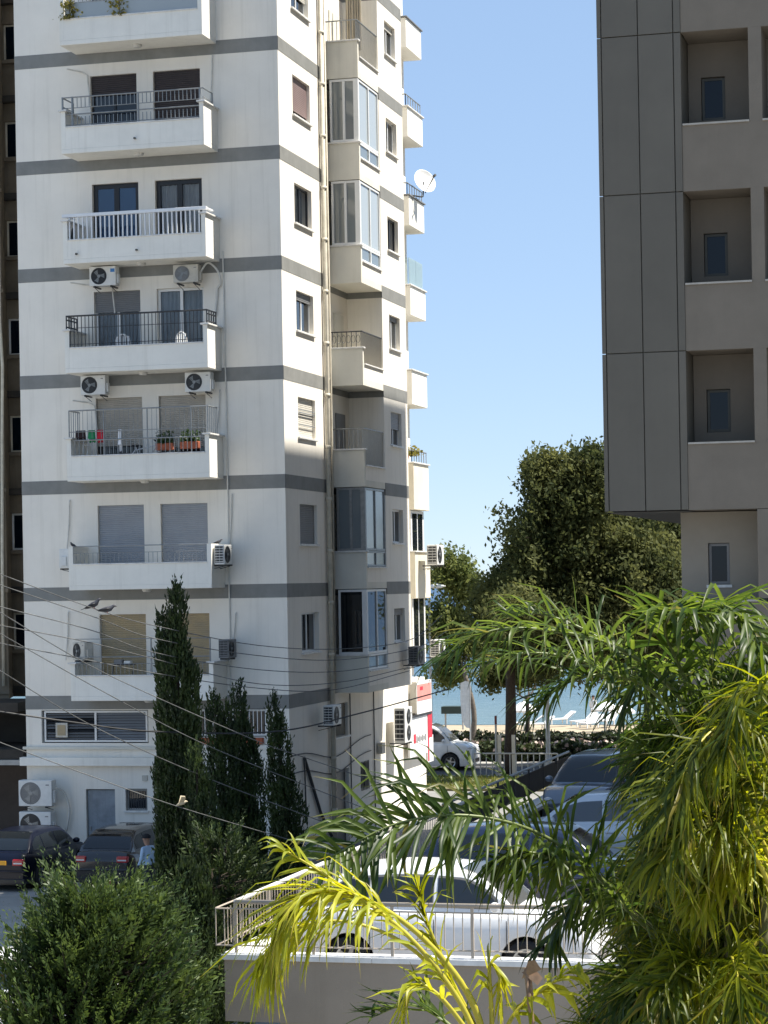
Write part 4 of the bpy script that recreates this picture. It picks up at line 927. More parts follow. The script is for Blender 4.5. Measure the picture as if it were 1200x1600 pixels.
bar = MB().tube([(rx, ry, 2.9), (rx, ry, 3.42)], 0.0085, 5).build('baluster', RAILM, rl)
xs = list(np.arange(rx-0.3, 4.0, 0.128))
for x in xs[:130]:
    c = bar.copy(); COL.objects.link(c); c.parent = rl; c.location = (x-rx, 0, 0)
for y in list(np.arange(ry+0.14, 46, 0.14))[:105]:
    c = bar.copy(); COL.objects.link(c); c.parent = rl; c.location = (-0.17, y-ry, 0)
post = MB().box(rx-0.02, rx+0.02, ry-0.02, ry+0.02, 2.802, 3.52).build('post', RAILM, rl)
for k in range(1, 11): c = post.copy(); COL.objects.link(c); c.parent = rl; c.location = (k*1.14, 0, 0)
for k in range(1, 10): c = post.copy(); COL.objects.link(c); c.parent = rl; c.location = (0, k*1.55, 0)
# dark screened fence at the far part of the deck
fc = thing('screen_fence', (-11.0, 53, 2.8), 'dark screened fence along the far left edge of the deck', 'fence')
for k in range(8):
    y = 46.2+k*1.8; MB().box(-10.98, -10.95, y+0.02, y+1.78, 2.82, 3.34).build('screen_panel', mat('dark_screen', (0.085, 0.075, 0.065), 0.8, 0.08, 3), fc)
    MB().box(-10.99, -10.94, y-0.02, y+0.018, 2.80, 3.44).build('post', DARKM, fc)
mb = MB(); mb.tube([(-10.965, 46.2, 3.45), (-10.965, 60.6, 3.45)], 0.03, 7); mb.build('hand_rail', GALV, fc)

# ------------------------------------------------------------------ cars
def car(name, label, cat, loc, rz, paint, L=4.5, Wd=1.78, H=1.48, wb=2.65, belt=0.92, hood=0.86, trunk=0.98, xr0=-1.9, xr1=-1.05, xf1=0.45, xf0=1.25, glassm=None, gc=0.18, group=None, plate=None, nose=0.62, tailz=0.72, wheel_r=0.325, pillars=(-0.9, -0.02)):
    """x forward, origin on the ground; body lofted from stations, wheel arches cut in the sill line"""
    glassm = glassm or GL_DARK
    t = thing(name, (0, 0, 0), label, cat, group)
    xw = (-wb/2-0.02, wb/2-0.02); ra = wheel_r+0.055
    def smooth_step(a, b, x): q = min(1, max(0, (x-a)/(b-a))); return q*q*(3-2*q)
    def zt(x):      # top of the lower body
        if x > xf0: f = (x-xf0)/(L/2-xf0); return belt+(hood-belt)*min(1, f*1.2)-(hood-nose)*max(0, f-0.55)**2/0.2
        if x < xr0: f = (xr0-x)/(L/2+xr0+1e-6); return trunk-(trunk-tailz)*max(0, f-0.6)**2/0.16
        f = (x-xr0)/(xf0-xr0); return trunk+(belt-trunk)*smooth_step(0, 1, f)
    def hw(x):      # half width in plan
        e = abs(x)/(L/2); return Wd/2*(1-0.16*max(0, e-0.62)**2/0.1444-0.02*e)
    def zb(x):
        z = gc+0.03*max(0, abs(x)-wb/2-0.4)
        for c in xw:
            if abs(x-c) < ra: z = max(z, wheel_r+math.sqrt(max(0, ra*ra-(x-c)**2)))
        return z
    xs = sorted(set(list(np.linspace(-L/2, L/2, 41)) + [c+ra*s for c in xw for s in (-1, -0.995, -0.95, -0.85, -0.7, -0.45, -0.2, 0, 0.2, 0.45, 0.7, 0.85, 0.95, 0.995, 1)]))
    V = []; F = []; NS = 9
    for x in xs:
        w, b, tp = hw(x), zb(x), zt(x); mid = max(b+0.02, 0.52); sh = max(mid+0.02, tp-0.09)
        prof = [(w*0.95, b), (w*0.995, b+(mid-b)*0.45), (w, mid), (w*0.985, (mid+sh)/2), (w*0.962, sh), (w*0.90, tp-0.02), (w*0.80, tp+0.008), (w*0.42, tp+0.028), (0, tp+0.034)]
        for y, z in prof: V.append((x, y, z))
        for y, z in reversed(prof[:-1]): V.append((x, -y, z))
    K = 2*NS-1
    for i in range(len(xs)-1):
        for j in range(K-1): F.append((i*K+j, (i+1)*K+j, (i+1)*K+j+1, i*K+j+1))
    F.append(tuple(range(K))); F.append(tuple((len(xs)-1)*K+j for j in reversed(range(K))))
    mb = MB(); mb.v = V; mb.f = F; body = mb.build('body', paint, t, smooth=True)
    body.data.polygons.foreach_set('use_smooth', [len(p.vertices) == 4 for p in body.data.polygons])
    MB().box(-L/2+0.15, L/2-0.15, -Wd/2+0.22, Wd/2-0.22, gc-0.02, 0.6).build('underbody', BLACKF, t)
    # greenhouse
    def zr(x):
        if x < xr1: return zt(x)+(H-zt(x))*math.sin(0.5*math.pi*max(0, (x-xr0)/(xr1-xr0)))**0.9
        if x > xf1: return zt(x)+(H-zt(x))*math.sin(0.5*math.pi*max(0, (xf0-x)/(xf0-xf1)))**0.95
        f = (x-xr1)/(xf1-xr1); return H+0.035*math.sin(math.pi*f)
    def wside(x, q): # half width at height fraction q
        return hw(x)*0.90-(hw(x)*0.90-Wd/2*0.66)*q**1.15
    gx = sorted(set(list(np.linspace(xr0, xf0, 33))))
    V = []; F = []
    for x in gx:
        z0, z1 = zt(x)-0.02, zr(x); q1 = min(1, (z1-z0)/(H-z0+1e-6))
        prof = [(wside(x, q1*q), z0+(z1-0.03*q1-z0)*q) for q in (0, 0.33, 0.66, 0.94)]
        e = prof[-1][0]; prof += [(e-0.05*q1, z1-0.006*q1), (e*0.55, z1+0.012*q1), (0, z1+0.02*q1)]
        for y, z in prof: V.append((x, y, z))
        for y, z in reversed(prof[:-1]): V.append((x, -y, z))
    K = 13
    for i in range(len(gx)-1):
        for j in range(K-1): F.append((i*K+j, (i+1)*K+j, (i+1)*K+j+1, i*K+j+1))
    mb = MB(); mb.v = V; mb.f = F; cab = mb.build('roof', paint, t, smooth=True)
    # side glass
    def side_pane(xa, xb, s):
        m = MB(); pts = []
        for x in np.linspace(xa, xb, 12):
            z0, z1 = zt(x)-0.02, zr(x); q1 = min(1, (z1-z0)/(H-z0+1e-6)); row = []
            lo, hi = 0.07/(max(0.1, z1-z0)), 1-0.085/(max(0.12, z1-z0))
            hi = max(lo+0.01, hi)
            for q in np.linspace(lo, hi, 4): row.append((x, s*(wside(x, q1*q)+0.008), z0+(z1-0.03*q1-z0)*q))
            pts.append(row)
        for i in range(11):
            for j in range(3): m.quad(pts[i][j], pts[i+1][j], pts[i+1][j+1], pts[i][j+1])
        return m
    ends = [xr0+0.30] + list(pillars) + [xf0-0.24]
    for s in (-1, 1):
        for a, b in zip(ends[:-1], ends[1:]):
            side_pane(a+0.025, b-0.025, s).build('side_window', glassm, cab, smooth=True)
    def top_pane(xa, xb):
        m = MB(); rows = []
        for x in np.linspace(xa, xb, 10):
            z0, z1 = zt(x)-0.02, zr(x); q1 = min(1, (z1-z0)/(H-z0+1e-6)); e = wside(x, q1*0.94)-0.06
            rows.append([(x, e*q, z1+0.012+0.012*(1-q*q)*q1) for q in np.linspace(-1, 1, 9)])
        for i in range(9):
            for j in range(8): m.quad(rows[i][j], rows[i+1][j], rows[i+1][j+1], rows[i][j+1])
        return m
    top_pane(xf1+0.06, xf0-0.04).build('windscreen', GL_CAR, cab, smooth=True)
    top_pane(xr0+0.05, xr1-0.04).build('rear_window', glassm, cab, smooth=True)
    for sx in (-0.75, 0.15):
        for sy in (-0.36, 0.36):
            sm = MB(); sm.box(sx-0.32, sx-0.16, sy-0.24, sy+0.24, 0.55, belt+0.18); sm.box(sx-0.31, sx-0.2, sy-0.12, sy+0.12, belt+0.2, belt+0.36)
            sm.build('seat', SH_DGREY, t, bevel=0.03)
    MB().tube([(0.62+0.17*0.3*math.cos(a), 0.36+0.17*math.sin(a), belt+0.02+0.17*math.cos(a)) for a in np.linspace(0, 6.283, 17)], 0.015, 5, cap=False).build('steering_wheel', BLACKF, t)
    # lamps, bumpers, handles, mirrors
    lampm = mat('headlight_glass', (0.6, 0.62, 0.64), 0.1, 0.05, 20, spec=0.8); tailm = mat('tail_lamp_red', (0.42, 0.015, 0.02), 0.15, 0.1, 20, spec=0.8)
    for s in (-1, 1):
        x = L/2-0.02; mb = MB(); mb.ball((x-0.16, s*(hw(x-0.1)-0.17), nose+0.08), 0.17, 0.16, 0.085); mb.build('headlight', lampm, t, smooth=True)
        x = -L/2; mb = MB(); mb.box(x-0.015, x+0.18, min(s*(hw(x)+0.012), s*(hw(x)-0.3)), max(s*(hw(x)+0.012), s*(hw(x)-0.3)), tailz+0.0, tailz+0.17); tl = mb.build('tail_lamp', tailm, t, bevel=0.03)
        MB().box(x-0.022, x-0.01, min(s*(hw(x)-0.02), s*(hw(x)-0.26)), max(s*(hw(x)-0.02), s*(hw(x)-0.26)), tailz+0.05, tailz+0.085).build('reversing_lamp', lampm, tl)
        mb = MB(); mb.ball((xf0-0.28, s*(hw(xf0)*0.9+0.14), belt+0.10), 0.075, 0.10, 0.075); mb.build('mirror', paint, t, smooth=True)
        for p in (pillars[-1]+0.12-0.35, pillars[0]+0.05-0.3) if len(pillars) > 1 else (pillars[0]-0.3,):
            MB().box(p, p+0.18, min(s*Wd/2*0.97, s*(Wd/2+0.02)), max(s*Wd/2*0.97, s*(Wd/2+0.02)), belt-0.17, belt-0.135).build('handle', paint, t, bevel=0.01)
        for c in [ends[1], ends[2] if len(ends) > 2 else 0.1, xf0-0.12]:
            MB().box(c-0.005, c+0.005, min(s*(Wd/2*0.99), s*(Wd/2+0.0015)), max(s*(Wd/2*0.99), s*(Wd/2+0.0015)), 0.34, belt-0.1).build('door_gap', BLACKF, t)
    MB().box(-L/2-0.03, -L/2+0.1, -Wd*0.44, Wd*0.44, 0.2, 0.34).build('rear_valance', BLACKF, t, bevel=0.02)
    MB().box(-L/2-0.035, -L/2+0.06, -Wd*0.45, Wd*0.45, 0.5, 0.56).build('bumper_strip', paint, t, bevel=0.02)
    MB().box(L/2-0.1, L/2+0.025, -Wd*0.3, Wd*0.3, 0.3, 0.46).build('grille', BLACKF, t, bevel=0.02)
    if plate is not None: MB().box(-L/2-0.02, -L/2-0.004, -0.26, 0.26, tailz+0.02, tailz+0.13).build('number_plate', plate, t)
    for c in xw:
        for s in (-1, 1):
            y = s*(Wd/2-0.12); M = Matrix.Translation((c, y, wheel_r)) @ Matrix.Rotation(RAD(90)*(-s), 4, 'X')
            R_ = wheel_r
            wl = MB().lathe([(R_*0.62, -0.10), (R_*0.95, -0.10), (R_, -0.06), (R_, 0.06), (R_*0.95, 0.10), (R_*0.66, 0.105), (R_*0.62, 0.09)], M, 28).build('wheel', RUBBER, t, smooth=True)
            MB().lathe([(0.001, 0.04), (R_*0.6, 0.035), (R_*0.66, 0.09)], M, 24).build('rim_dish', DARKM, wl)
            mb = MB(); mb.lathe([(R_*0.56, 0.085), (R_*0.66, 0.10), (R_*0.66, 0.07)], M, 24); mb.lathe([(0.001, 0.10), (R_*0.16, 0.095), (R_*0.17, 0.05)], M, 12)
            for q in range(5):
                a = q*1.2566; ca, sa = math.cos(a), math.sin(a)
                pts = [M @ Vector((r*ca-k*sa, r*sa+k*ca, 0.085)) for r, k in ((R_*0.12, -0.035), (R_*0.6, -0.028), (R_*0.6, 0.028), (R_*0.12, 0.035))]; mb.poly(pts)
            mb.build('rim', RIM, wl)
    for s in (-1, 1):
        for c in xw:
            mb = MB(); ya, yb = s*(Wd/2-0.35), s*(Wd/2-0.235)
            mb.tube([(c, ya, wheel_r), (c, yb, wheel_r)], ra+0.02, 20); mb.build('wheel_arch', BLACK, t)
    t.location = loc; t.rotation_euler = (0, 0, rz); return t
P_WHITE = mat('white_car_paint', (0.80, 0.80, 0.79), 0.3, 0.01, 1, coat=0.6)
P_NAVY = mat('navy_car_paint', (0.012, 0.02, 0.05), 0.25, 0.02, 1, coat=0.9)
P_SILVER = mat('silver_car_paint', (0.56, 0.59, 0.62), 0.3, 0.02, 1, metal=0.25, coat=0.7)
P_GREY = mat('slate_car_paint', (0.19, 0.215, 0.255), 0.28, 0.02, 1, metal=0.3, coat=0.8)
P_BLACK = mat('black_car_paint', (0.012, 0.012, 0.014), 0.25, 0.02, 1, coat=0.9)
P_BLUE = mat('dark_blue_car_paint', (0.004, 0.006, 0.016), 0.3, 0.02, 1, coat=0.25, spec=0.2)
PLATE_Y = mat('amber_plate', (0.75, 0.36, 0.02), 0.4, 0.02)
car('parked_car', 'white saloon parked side on behind the deck railing', 'car', (-7.95, 33.9, DZ), 0.0, P_WHITE, L=4.6, Wd=1.84, H=1.63, wb=2.65, belt=1.03, hood=1.0, trunk=1.10, xr0=-2.02, xr1=-1.15, xf1=0.25, xf0=1.15, tailz=0.86, group='cars parked on the deck', pillars=(-1.02, -0.05))
car('parked_car', 'dark navy car between the white saloon and silver car', 'car', (-7.9, 40.6, DZ), 0.0, P_NAVY, L=4.4, H=1.50, xr0=-2.0, xr1=-1.3, xf1=0.35, xf0=1.2, group='cars parked on the deck', glassm=GL_CAR)
car('parked_car', 'silver hatchback with clear side windows behind navy car', 'car', (-7.7, 46.8, DZ), math.pi+0.06, P_SILVER, L=4.3, H=1.50, xr0=-2.0, xr1=-1.45, xf1=0.35, xf0=1.3, belt=0.95, trunk=1.0, glassm=GL_CAR, group='cars parked on the deck', pillars=(-0.95, 0.0))
car('parked_car', 'slate grey car facing the camera at the far end of deck', 'car', (-9.3, 55.6, DZ), -Q-0.12, P_GREY, L=4.5, Wd=1.85, H=1.62, belt=1.0, hood=0.98, trunk=1.05, xr0=-2.1, xr1=-1.6, xf1=0.4, xf0=1.3, glassm=GL_CAR, group='cars parked on the deck')
car('parked_car', 'dark blue saloon with amber plate seen from behind at left', 'car', (-25.62, 59.2, 0.01), Q, P_BLUE, L=4.5, H=1.45, trunk=0.98, tailz=0.68, glassm=GL_DARK, plate=PLATE_Y, group='cars parked in front of the tower')
car('parked_car', 'black car mostly hidden behind the conifer near grey door', 'car', (-22.95, 59.8, 0.01), Q, P_BLACK, L=4.4, H=1.48, group='cars parked in front of the tower')
car('parked_car', 'white car at the bottom left corner beside conifer', 'car', (-17.05, 38.6, 0.01), 0.5, P_WHITE, L=4.3, H=1.50, group='cars parked in front of the tower')
car('van', 'white van driving on the seafront road beyond the tower', 'van', (-23.9, 96.6, 0.01), 0.0, P_WHITE, L=4.9, Wd=1.9, H=1.9, wb=3.1, belt=1.15, hood=1.05, trunk=1.2, xr0=-2.42, xr1=-2.2, xf1=0.55, xf0=1.55, nose=0.85, tailz=0.9, wheel_r=0.36, pillars=(-0.3, 0.3))

# ------------------------------------------------------------------ vegetation
def cypress(label, x, y, leaders, n, seed, group='columnar cypresses before the tower', z0=0.0):
    """columnar cypress: upright sprays packed round several leaders (dx, dy, height, radius)"""
    g = np.random.default_rng(seed)
    t = thing('cypress_tree', (x, y, z0), label, 'tree', group)
    h = max(q[2] for q in leaders)
    MB().tube([(x, y, z0), (x, y, z0+h*0.5), (x+leaders[0][0]*0.8, y, z0+leaders[0][2]*0.9)], [0.13, 0.08, 0.02], 7).build('trunk', WOODY, t)
    Cs = []; Ds = []; tot = sum(q[2]*q[3] for q in leaders)
    for (ox, oy, hh, rr) in leaders:
        m = int(n*hh*rr/tot/7); u = g.uniform(0.0, 1, m); a = g.uniform(0, 2*np.pi, m)
        env = np.minimum(1, ((1-u)*hh/(rr*2.6))**0.75)*np.minimum(1, 0.7+u*2.5)
        lump = 1+0.12*np.sin(a*2+u*hh*2.6+seed)+0.10*np.sin(a*5-u*hh*5.1)+0.06*g.normal(0, 1, m)
        rad = rr*env*lump*g.uniform(0.35, 1.0, m)**0.5
        c = np.stack([x+ox*np.minimum(1, u*1.6)+rad*np.cos(a), y+oy+rad*np.sin(a), z0+0.1+u*(hh-0.3)], 1)
        ax = np.stack([0.16*np.cos(a), 0.16*np.sin(a), np.ones(m)], 1)+g.normal(0, 0.10, (m, 3)); ax /= np.linalg.norm(ax, axis=1)[:, None]
        k = 7; Lp = g.uniform(0.14, 0.34, m)[:, None]; s = np.tile(np.linspace(0.05, 1, k), m)[:, None]
        c = np.repeat(c, k, 0)+np.repeat(ax*Lp, k, 0)*s; d = np.repeat(ax, k, 0)+g.normal(0, 0.38, (m*k, 3))*(1.1-s*0.7)
        Cs.append(c); Ds.append(d)
    c = np.concatenate(Cs); d = np.concatenate(Ds); d /= np.linalg.norm(d, axis=1)[:, None]; m = len(c)
    b = g.normal(0, 1, (m, 3)); b -= (b*d).sum(1)[:, None]*d; b /= np.linalg.norm(b, axis=1)[:, None]
    Ls = g.uniform(0.05, 0.12, m)[:, None]; w = Ls*0.2
    V = np.stack([c-b*w*0.6, c+d*Ls*0.5-b*w, c+d*Ls, c+d*Ls*0.5+b*w], 1).reshape(-1, 3)
    npmesh('crown', V, np.arange(4*m).reshape(-1, 4), leaf('cypress_leaf', (0.008, 0.017, 0.006), (0.055, 0.085, 0.018), 0.22, 0.6, clump=2.2), t)
    return t
cy = pt(272, 909, 44.0); cypress('tallest dark cypress in front of the tower balconies', cy.x, cy.y, [(0.05, 0, 8.05, 0.14), (0.0, 0, 7.35, 0.33), (-0.26, 0, 7.5, 0.10), (0.26, 0.1, 6.6, 0.16), (0, -0.1, 5.4, 0.37), (0.25, 0, 3.9, 0.30), (0.1, -0.2, 3.0, 0.5)], 80000, 1)
cy = pt(266, 909, 45.5); cypress('lower left cypress spire beside the tallest cypress', cy.x, cy.y, [(-0.2, 0, 4.75, 0.17), (0.0, 0, 5.2, 0.2), (0, 0, 3.0, 0.3)], 20000, 2)
cy = pt(308, 909, 43.0); cypress('slim lower spire right of the tallest cypress', cy.x, cy.y, [(-0.08, 0, 5.1, 0.13), (0.12, 0, 4.4, 0.16), (0.15, 0, 3.0, 0.4)], 20000, 3)
cy = pt(345, 909, 50.0); cypress('twin topped cypress left of the middle pair', cy.x, cy.y, [(-0.2, 0, 5.7, 0.14), (0.08, 0, 5.45, 0.17), (0.0, 0, 5.0, 0.27), (0.0, 0, 3.4, 0.36)], 24000, 4)
cy = pt(388, 909, 50.5); cypress('pointed cypress right of the middle pair', cy.x, cy.y, [(-0.28, 0, 5.85, 0.15), (-0.16, 0, 5.2, 0.21), (0.0, 0, 4.6, 0.27), (0.05, 0, 3.0, 0.33)], 24000, 5)
cy = pt(440, 909, 54.0); cypress('shorter cypress nearest the tower corner', cy.x, cy.y, [(-0.22, 0, 5.45, 0.15), (-0.1, 0, 4.9, 0.27), (0.05, 0, 3.7, 0.38), (0.0, 0, 2.6, 0.45)], 24000, 6)

def conifer_bush(label, x, y, h, r, seed, count, lean=(0.35, 0.0), lm=None):
    """broad conifer: feathery plumes sweeping outwards and up, with dark gaps between them"""
    g = np.random.default_rng(seed)
    t = thing('conifer_shrub', (x, y, 0), label, 'shrub')
    MB().tube([(x, y, 0), (x+0.1, y, h*0.6), (x, y, h*0.9)], [0.14, 0.09, 0.02], 7).build('trunk', WOODY, t)
    C = []; D = []; W_ = []; mbb = MB()
    for k in range(count):
        u = g.uniform(0.0, 1)**0.85; a = g.uniform(0, 6.283); z = 0.1+u*(h-0.35)
        lump = 1+0.26*math.sin(a*2+u*7+seed)+0.20*math.sin(a*5-u*13)
        rr = (r*(1-u**3.2)**0.5*lump)*g.uniform(0.5, 1.08)*(1.22 if k % 9 == 0 else 1.0)+0.08
        base = np.array([x, y, max(0.05, z-rr*0.35)]); st = np.array([x+rr*math.cos(a)+0.3*u, y+rr*math.sin(a), z])
        ax = np.array([math.cos(a)+lean[0], math.sin(a)+lean[1], 0.55+0.9*u])+g.normal(0, 0.16, 3); ax /= np.linalg.norm(ax)
        Lp = g.uniform(0.25, 0.75) if k % 7 else g.uniform(0.7, 1.1); lat = np.cross(ax, g.normal(0, 1, 3)); lat /= np.linalg.norm(lat)
        if k % 3 == 0: mbb.tube([base, st*0.6+base*0.4, st, st+ax*Lp*0.7], 0.016, 4, r1=0.004)
        m = 36; s = np.linspace(0.0, 1, m)[:, None]; sd = np.tile([1.0, -1.0], m//2)[:, None]
        curve = st+ax*Lp*s+np.array([0, 0, 0.10])*s*s
        wd = (0.092*np.sin(np.pi*np.minimum(1, 0.25+s*0.75))+0.012)
        d = ax*0.95+lat*sd*0.55+g.normal(0, 0.22, (m, 3)); d /= np.linalg.norm(d, axis=1)[:, None]
        C.append(curve+g.normal(0, 0.016, (m, 3))); D.append(d); W_.append(np.broadcast_to(wd*g.uniform(0.9, 1.5), (m, 1)))
    c = np.concatenate(C); d = np.concatenate(D); Ls = np.concatenate(W_)*g.uniform(0.8, 1.4, (len(c), 1)); m = len(c)
    b = np.cross(d, g.normal(0, 1, (m, 3))); b /= np.linalg.norm(b, axis=1)[:, None]; w = Ls*0.15
    V = np.stack([c-b*w*0.5, c+d*Ls*0.55-b*w, c+d*Ls, c+d*Ls*0.55+b*w], 1).reshape(-1, 3); mbb.build('branches', WOODY, t)
    npmesh('crown', V, np.arange(4*m).reshape(-1, 4), lm or leaf('conifer_spray', (0.014, 0.036, 0.010), (0.105, 0.15, 0.034), 0.28, 0.5, dead=(0.16, 0.07, 0.03), clump=1.6), t)
cb = pt(112, 909, 31.0); conifer_bush('large bushy green conifer at the bottom left', cb.x, cb.y, 3.95, 1.0, 8, 1950)
cb = pt(200, 909, 31.8); conifer_bush('lower conifer shoots right of the large bush', cb.x, cb.y, 3.0, 0.38, 10, 300, (0.5, 0))
cy = pt(296, 909, 37.0); cypress('dark low cypress filling the foot of the tallest cypress', cy.x, cy.y, [(-0.12, 0, 3.6, 0.3), (0.15, 0, 3.2, 0.28), (0, 0, 2.2, 0.5)], 34000, 12)
cb = pt(318, 909, 41.0); conifer_bush('narrow dark conifer between the big bush and cypresses', cb.x, cb.y, 3.7, 0.5, 9, 350, (0.1, 0), MATS['cypress_leaf'])

def broad_tree(label, base, h, crowns, n, lsize, lm, seed, trunk_r=0.25, droop=0.3, trunk_m=WOODY, group='trees by the seafront', name='tree'):
    """trunk with limbs reaching into several leaf clumps; leaves in small drooping clusters with gaps"""
    g = np.random.default_rng(seed); base = Vector(base)
    t = thing(name, base, label, 'tree', group)
    mb = MB(); fork = base+Vector((0.03*h*g.normal(), 0, h*0.42))
    mb.tube(catmull([base, base+Vector((0.1, 0, h*0.2)), fork], 8), trunk_r, 8, r1=trunk_r*0.7)
    C = []
    tot = sum((c[3]*c[4]*c[5])**0.75 for c in crowns)
    for (cx, cy_, cz, rx, ry, rz) in crowns:
        ctr = Vector((cx, cy_, cz)); mb.tube(catmull([fork-Vector((0, 0, 0.2)), fork*0.5+ctr*0.5+Vector((0.2*g.normal(), 0.8, -0.35)), ctr], 8), trunk_r*0.34, 6, r1=0.02)
        m = int(n*(rx*ry*rz)**0.75/tot/34); 
        v = g.normal(0, 1, (m, 3)); v /= np.linalg.norm(v, axis=1)[:, None]; v *= (g.uniform(0.12, 1.0, m)**0.45)[:, None]
        cc = np.array([cx, cy_, cz])+v*np.array([rx, ry, rz])*(1+0.16*np.sin(v[:, :1]*9+seed)+0.19*g.normal(0, 1, (m, 1)))
        for q in range(0, m, 9): mb.tube([ctr*0.75+Vector(cc[q])*0.25, Vector(cc[q])*0.9+ctr*0.1, Vector(cc[q])], 0.025, 4, r1=0.008)
        k = 34; s = lsize*1.9
        pts = np.repeat(cc, k, 0)+g.normal(0, 1, (m*k, 3))*np.array([s, s, s*1.1]); pts[:, 2] -= droop*g.uniform(0, 1.2, m*k)
        C.append(pts)
    mb.build('trunk', trunk_m, t, smooth=True)
    c = np.concatenate(C); up = np.tile(np.array([0.25, 0, -0.9*droop*2]), (len(c), 1))
    leaf_cloud('crown', c, lsize, lm, t, 2.0, up, jitter=1.7)
    return t
LF1 = leaf('broad_leaf', (0.017, 0.030, 0.011), (0.15, 0.16, 0.058), 0.34, 0.7, 0.12, clump=0.6)
LF2 = leaf('pale_leaf', (0.06, 0.085, 0.025), (0.20, 0.22, 0.07), 0.4, 0.6, 0.15, clump=0.8)
bt = pt_ground(796, 1212)
def cr(px, py, d, rx, ry, rz): p = pt(px, py, d); return (p.x, p.y, p.z, rx, ry, rz)
db = 96.0
broad_tree('large dark spreading tree beyond the deck with pale lit top', bt, 11, [cr(805, 950, db-4, 1.2, 1.2, 0.9), cr(800, 985, db-0.5, 1.0, 1.4, 0.8), cr(850, 1000, db-0.5, 1.5, 1.8, 1.1), cr(775, 930, db, 0.9, 1.2, 0.9), cr(900, 770, db, 1.7, 2.0, 1.7), cr(860, 850, db, 2.0, 2.4, 1.9), cr(960, 860, db+1, 2.3, 2.6, 2.2), cr(815, 935, db, 1.7, 2.2, 1.7), cr(900, 950, db, 2.3, 2.4, 1.7), cr(1010, 920, db, 2.0, 2.4, 2.2), cr(850, 740, db-0.5, 1.0, 1.0, 1.0), cr(925, 725, db-0.5, 1.0, 1.1, 0.9), cr(985, 960, db, 2.0, 2.0, 2.0), cr(1060, 860, db+3, 1.8, 2, 2.6)], 210000, 0.105, LF1, 21, 0.27, 0.4)
bt = pt_ground(738, 1168)
broad_tree('slender pale tree between the tower and large tree', bt, 9, [cr(705, 885, 113, 1.25, 1.3, 0.9), cr(728, 915, 113, 0.9, 1.1, 0.6), cr(690, 970, 113, 1.3, 1.3, 1.1), cr(740, 1000, 113, 1.0, 1.2, 0.8), cr(700, 1040, 113, 0.9, 1.0, 0.8)], 15000, 0.11, LF2, 22, 0.15, 0.3, WOODG)
bt = pt_ground(822, 1168, -0.1)
broad_tree('thin dark tree behind the lamp post beside the beach', bt, 6, [cr(815, 1045, 116, 0.9, 1.0, 0.6), cr(850, 1030, 116, 1.0, 1.1, 0.7), cr(770, 1050, 116, 0.7, 0.8, 0.5)], 7000, 0.12, LF1, 23, 0.13, 0.3, WOODY)
bt = pt_ground(1010, 1168, -0.1)
broad_tree('dark seafront tree filling the gap under the grey cladding', bt, 8, [cr(1000, 985, 118, 2.4, 2, 2.2), cr(1060, 940, 118, 2.2, 2, 2.4), cr(930, 1010, 118, 1.8, 2, 1.3)], 36000, 0.13, LF1, 24, 0.2, 0.3, WOODY)

def hedge(label, x0, x1, y0, y1, z0, z1, n, m, size, flowers=None, seed=5):
    g = np.random.default_rng(seed); t = thing('hedge', ((x0+x1)/2, (y0+y1)/2, z0), label, 'hedge')
    c = np.stack([g.uniform(x0, x1, n), g.uniform(y0, y1, n), z0+(z1-z0)*g.uniform(0, 1, n)**0.6], 1)
    c[:, 2] *= 1+0.08*np.sin(c[:, 0]*1.7+seed)+0.06*np.sin(c[:, 0]*4.1)
    leaf_cloud('foliage', c, size, m, t, 1.6)
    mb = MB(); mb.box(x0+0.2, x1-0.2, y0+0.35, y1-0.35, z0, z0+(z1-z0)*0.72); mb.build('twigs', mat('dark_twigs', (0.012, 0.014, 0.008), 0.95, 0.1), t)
    if flowers:
        q = c[g.uniform(0, 1, n) < flowers[0]]; q = q[(q[:, 2] > z0+(z1-z0)*0.55)]; leaf_cloud('blossom', q+np.array([0, -0.1, 0.08]), size*1.15, flowers[1], t, 1.1)
hedge('clipped dark hedge in front of the beach', -60, -5, 109.0, 110.5, -0.05, 0.68, 15000, leaf('hedge_leaf', (0.010, 0.016, 0.006), (0.035, 0.045, 0.015), 0.15), 0.14, seed=31)
FLW = mat('pale_pink_blossom', (0.55, 0.42, 0.36), 0.8, 0.15)
hedge('flowering hedge with pale pink blossom along the road', -40, -16.0, 99.4, 100.7, 0.08, 0.88, 11000, leaf('oleander_leaf', (0.02, 0.035, 0.012), (0.08, 0.10, 0.04), 0.2), 0.15, (0.10, FLW), 32)

# ------------------------------------------------------------------ seafront street furniture and beach
GP = mat('galvanised_post', (0.46, 0.46, 0.45), 0.5, 0.1, 4, metal=0.2)
b0 = pt_ground(742, 1216)
br = thing('pedestrian_barrier', (b0.x, b0.y, 0), 'pale metal pedestrian barrier beside the seafront road', 'barrier')
mb = MB(); zt_ = 1.0
for i in range(2): mb.tube([(b0.x, b0.y, 0.1+0.9*i), (b0.x+3.4, b0.y, 0.1+0.9*i)], 0.035, 6)
mb.build('rail', GP, br)
for i in range(15): MB().tube([(b0.x+i*0.243, b0.y, 0.0), (b0.x+i*0.243, b0.y, 1.0)], 0.022 if i % 7 else 0.035, 6).build('bar', GP, br)
def pole(label, px, py, h, r, m, name='post', z=0.0):
    p = pt_ground(px, py, z); t = thing(name, p, label, 'post'); MB().tube([p, p+Vector((0, 0, h))], r, 8).build('shaft', m, t); return t, p
t, p = pole('thin grey post with dark red cap by barrier', 776, 1212, 2.1, 0.045, GP)
MB().tube([p+Vector((0, 0, 2.1)), p+Vector((0, 0, 2.45))], 0.05, 8).build('cap', mat('dark_red_cap', (0.16, 0.04, 0.035), 0.6, 0.1), t)
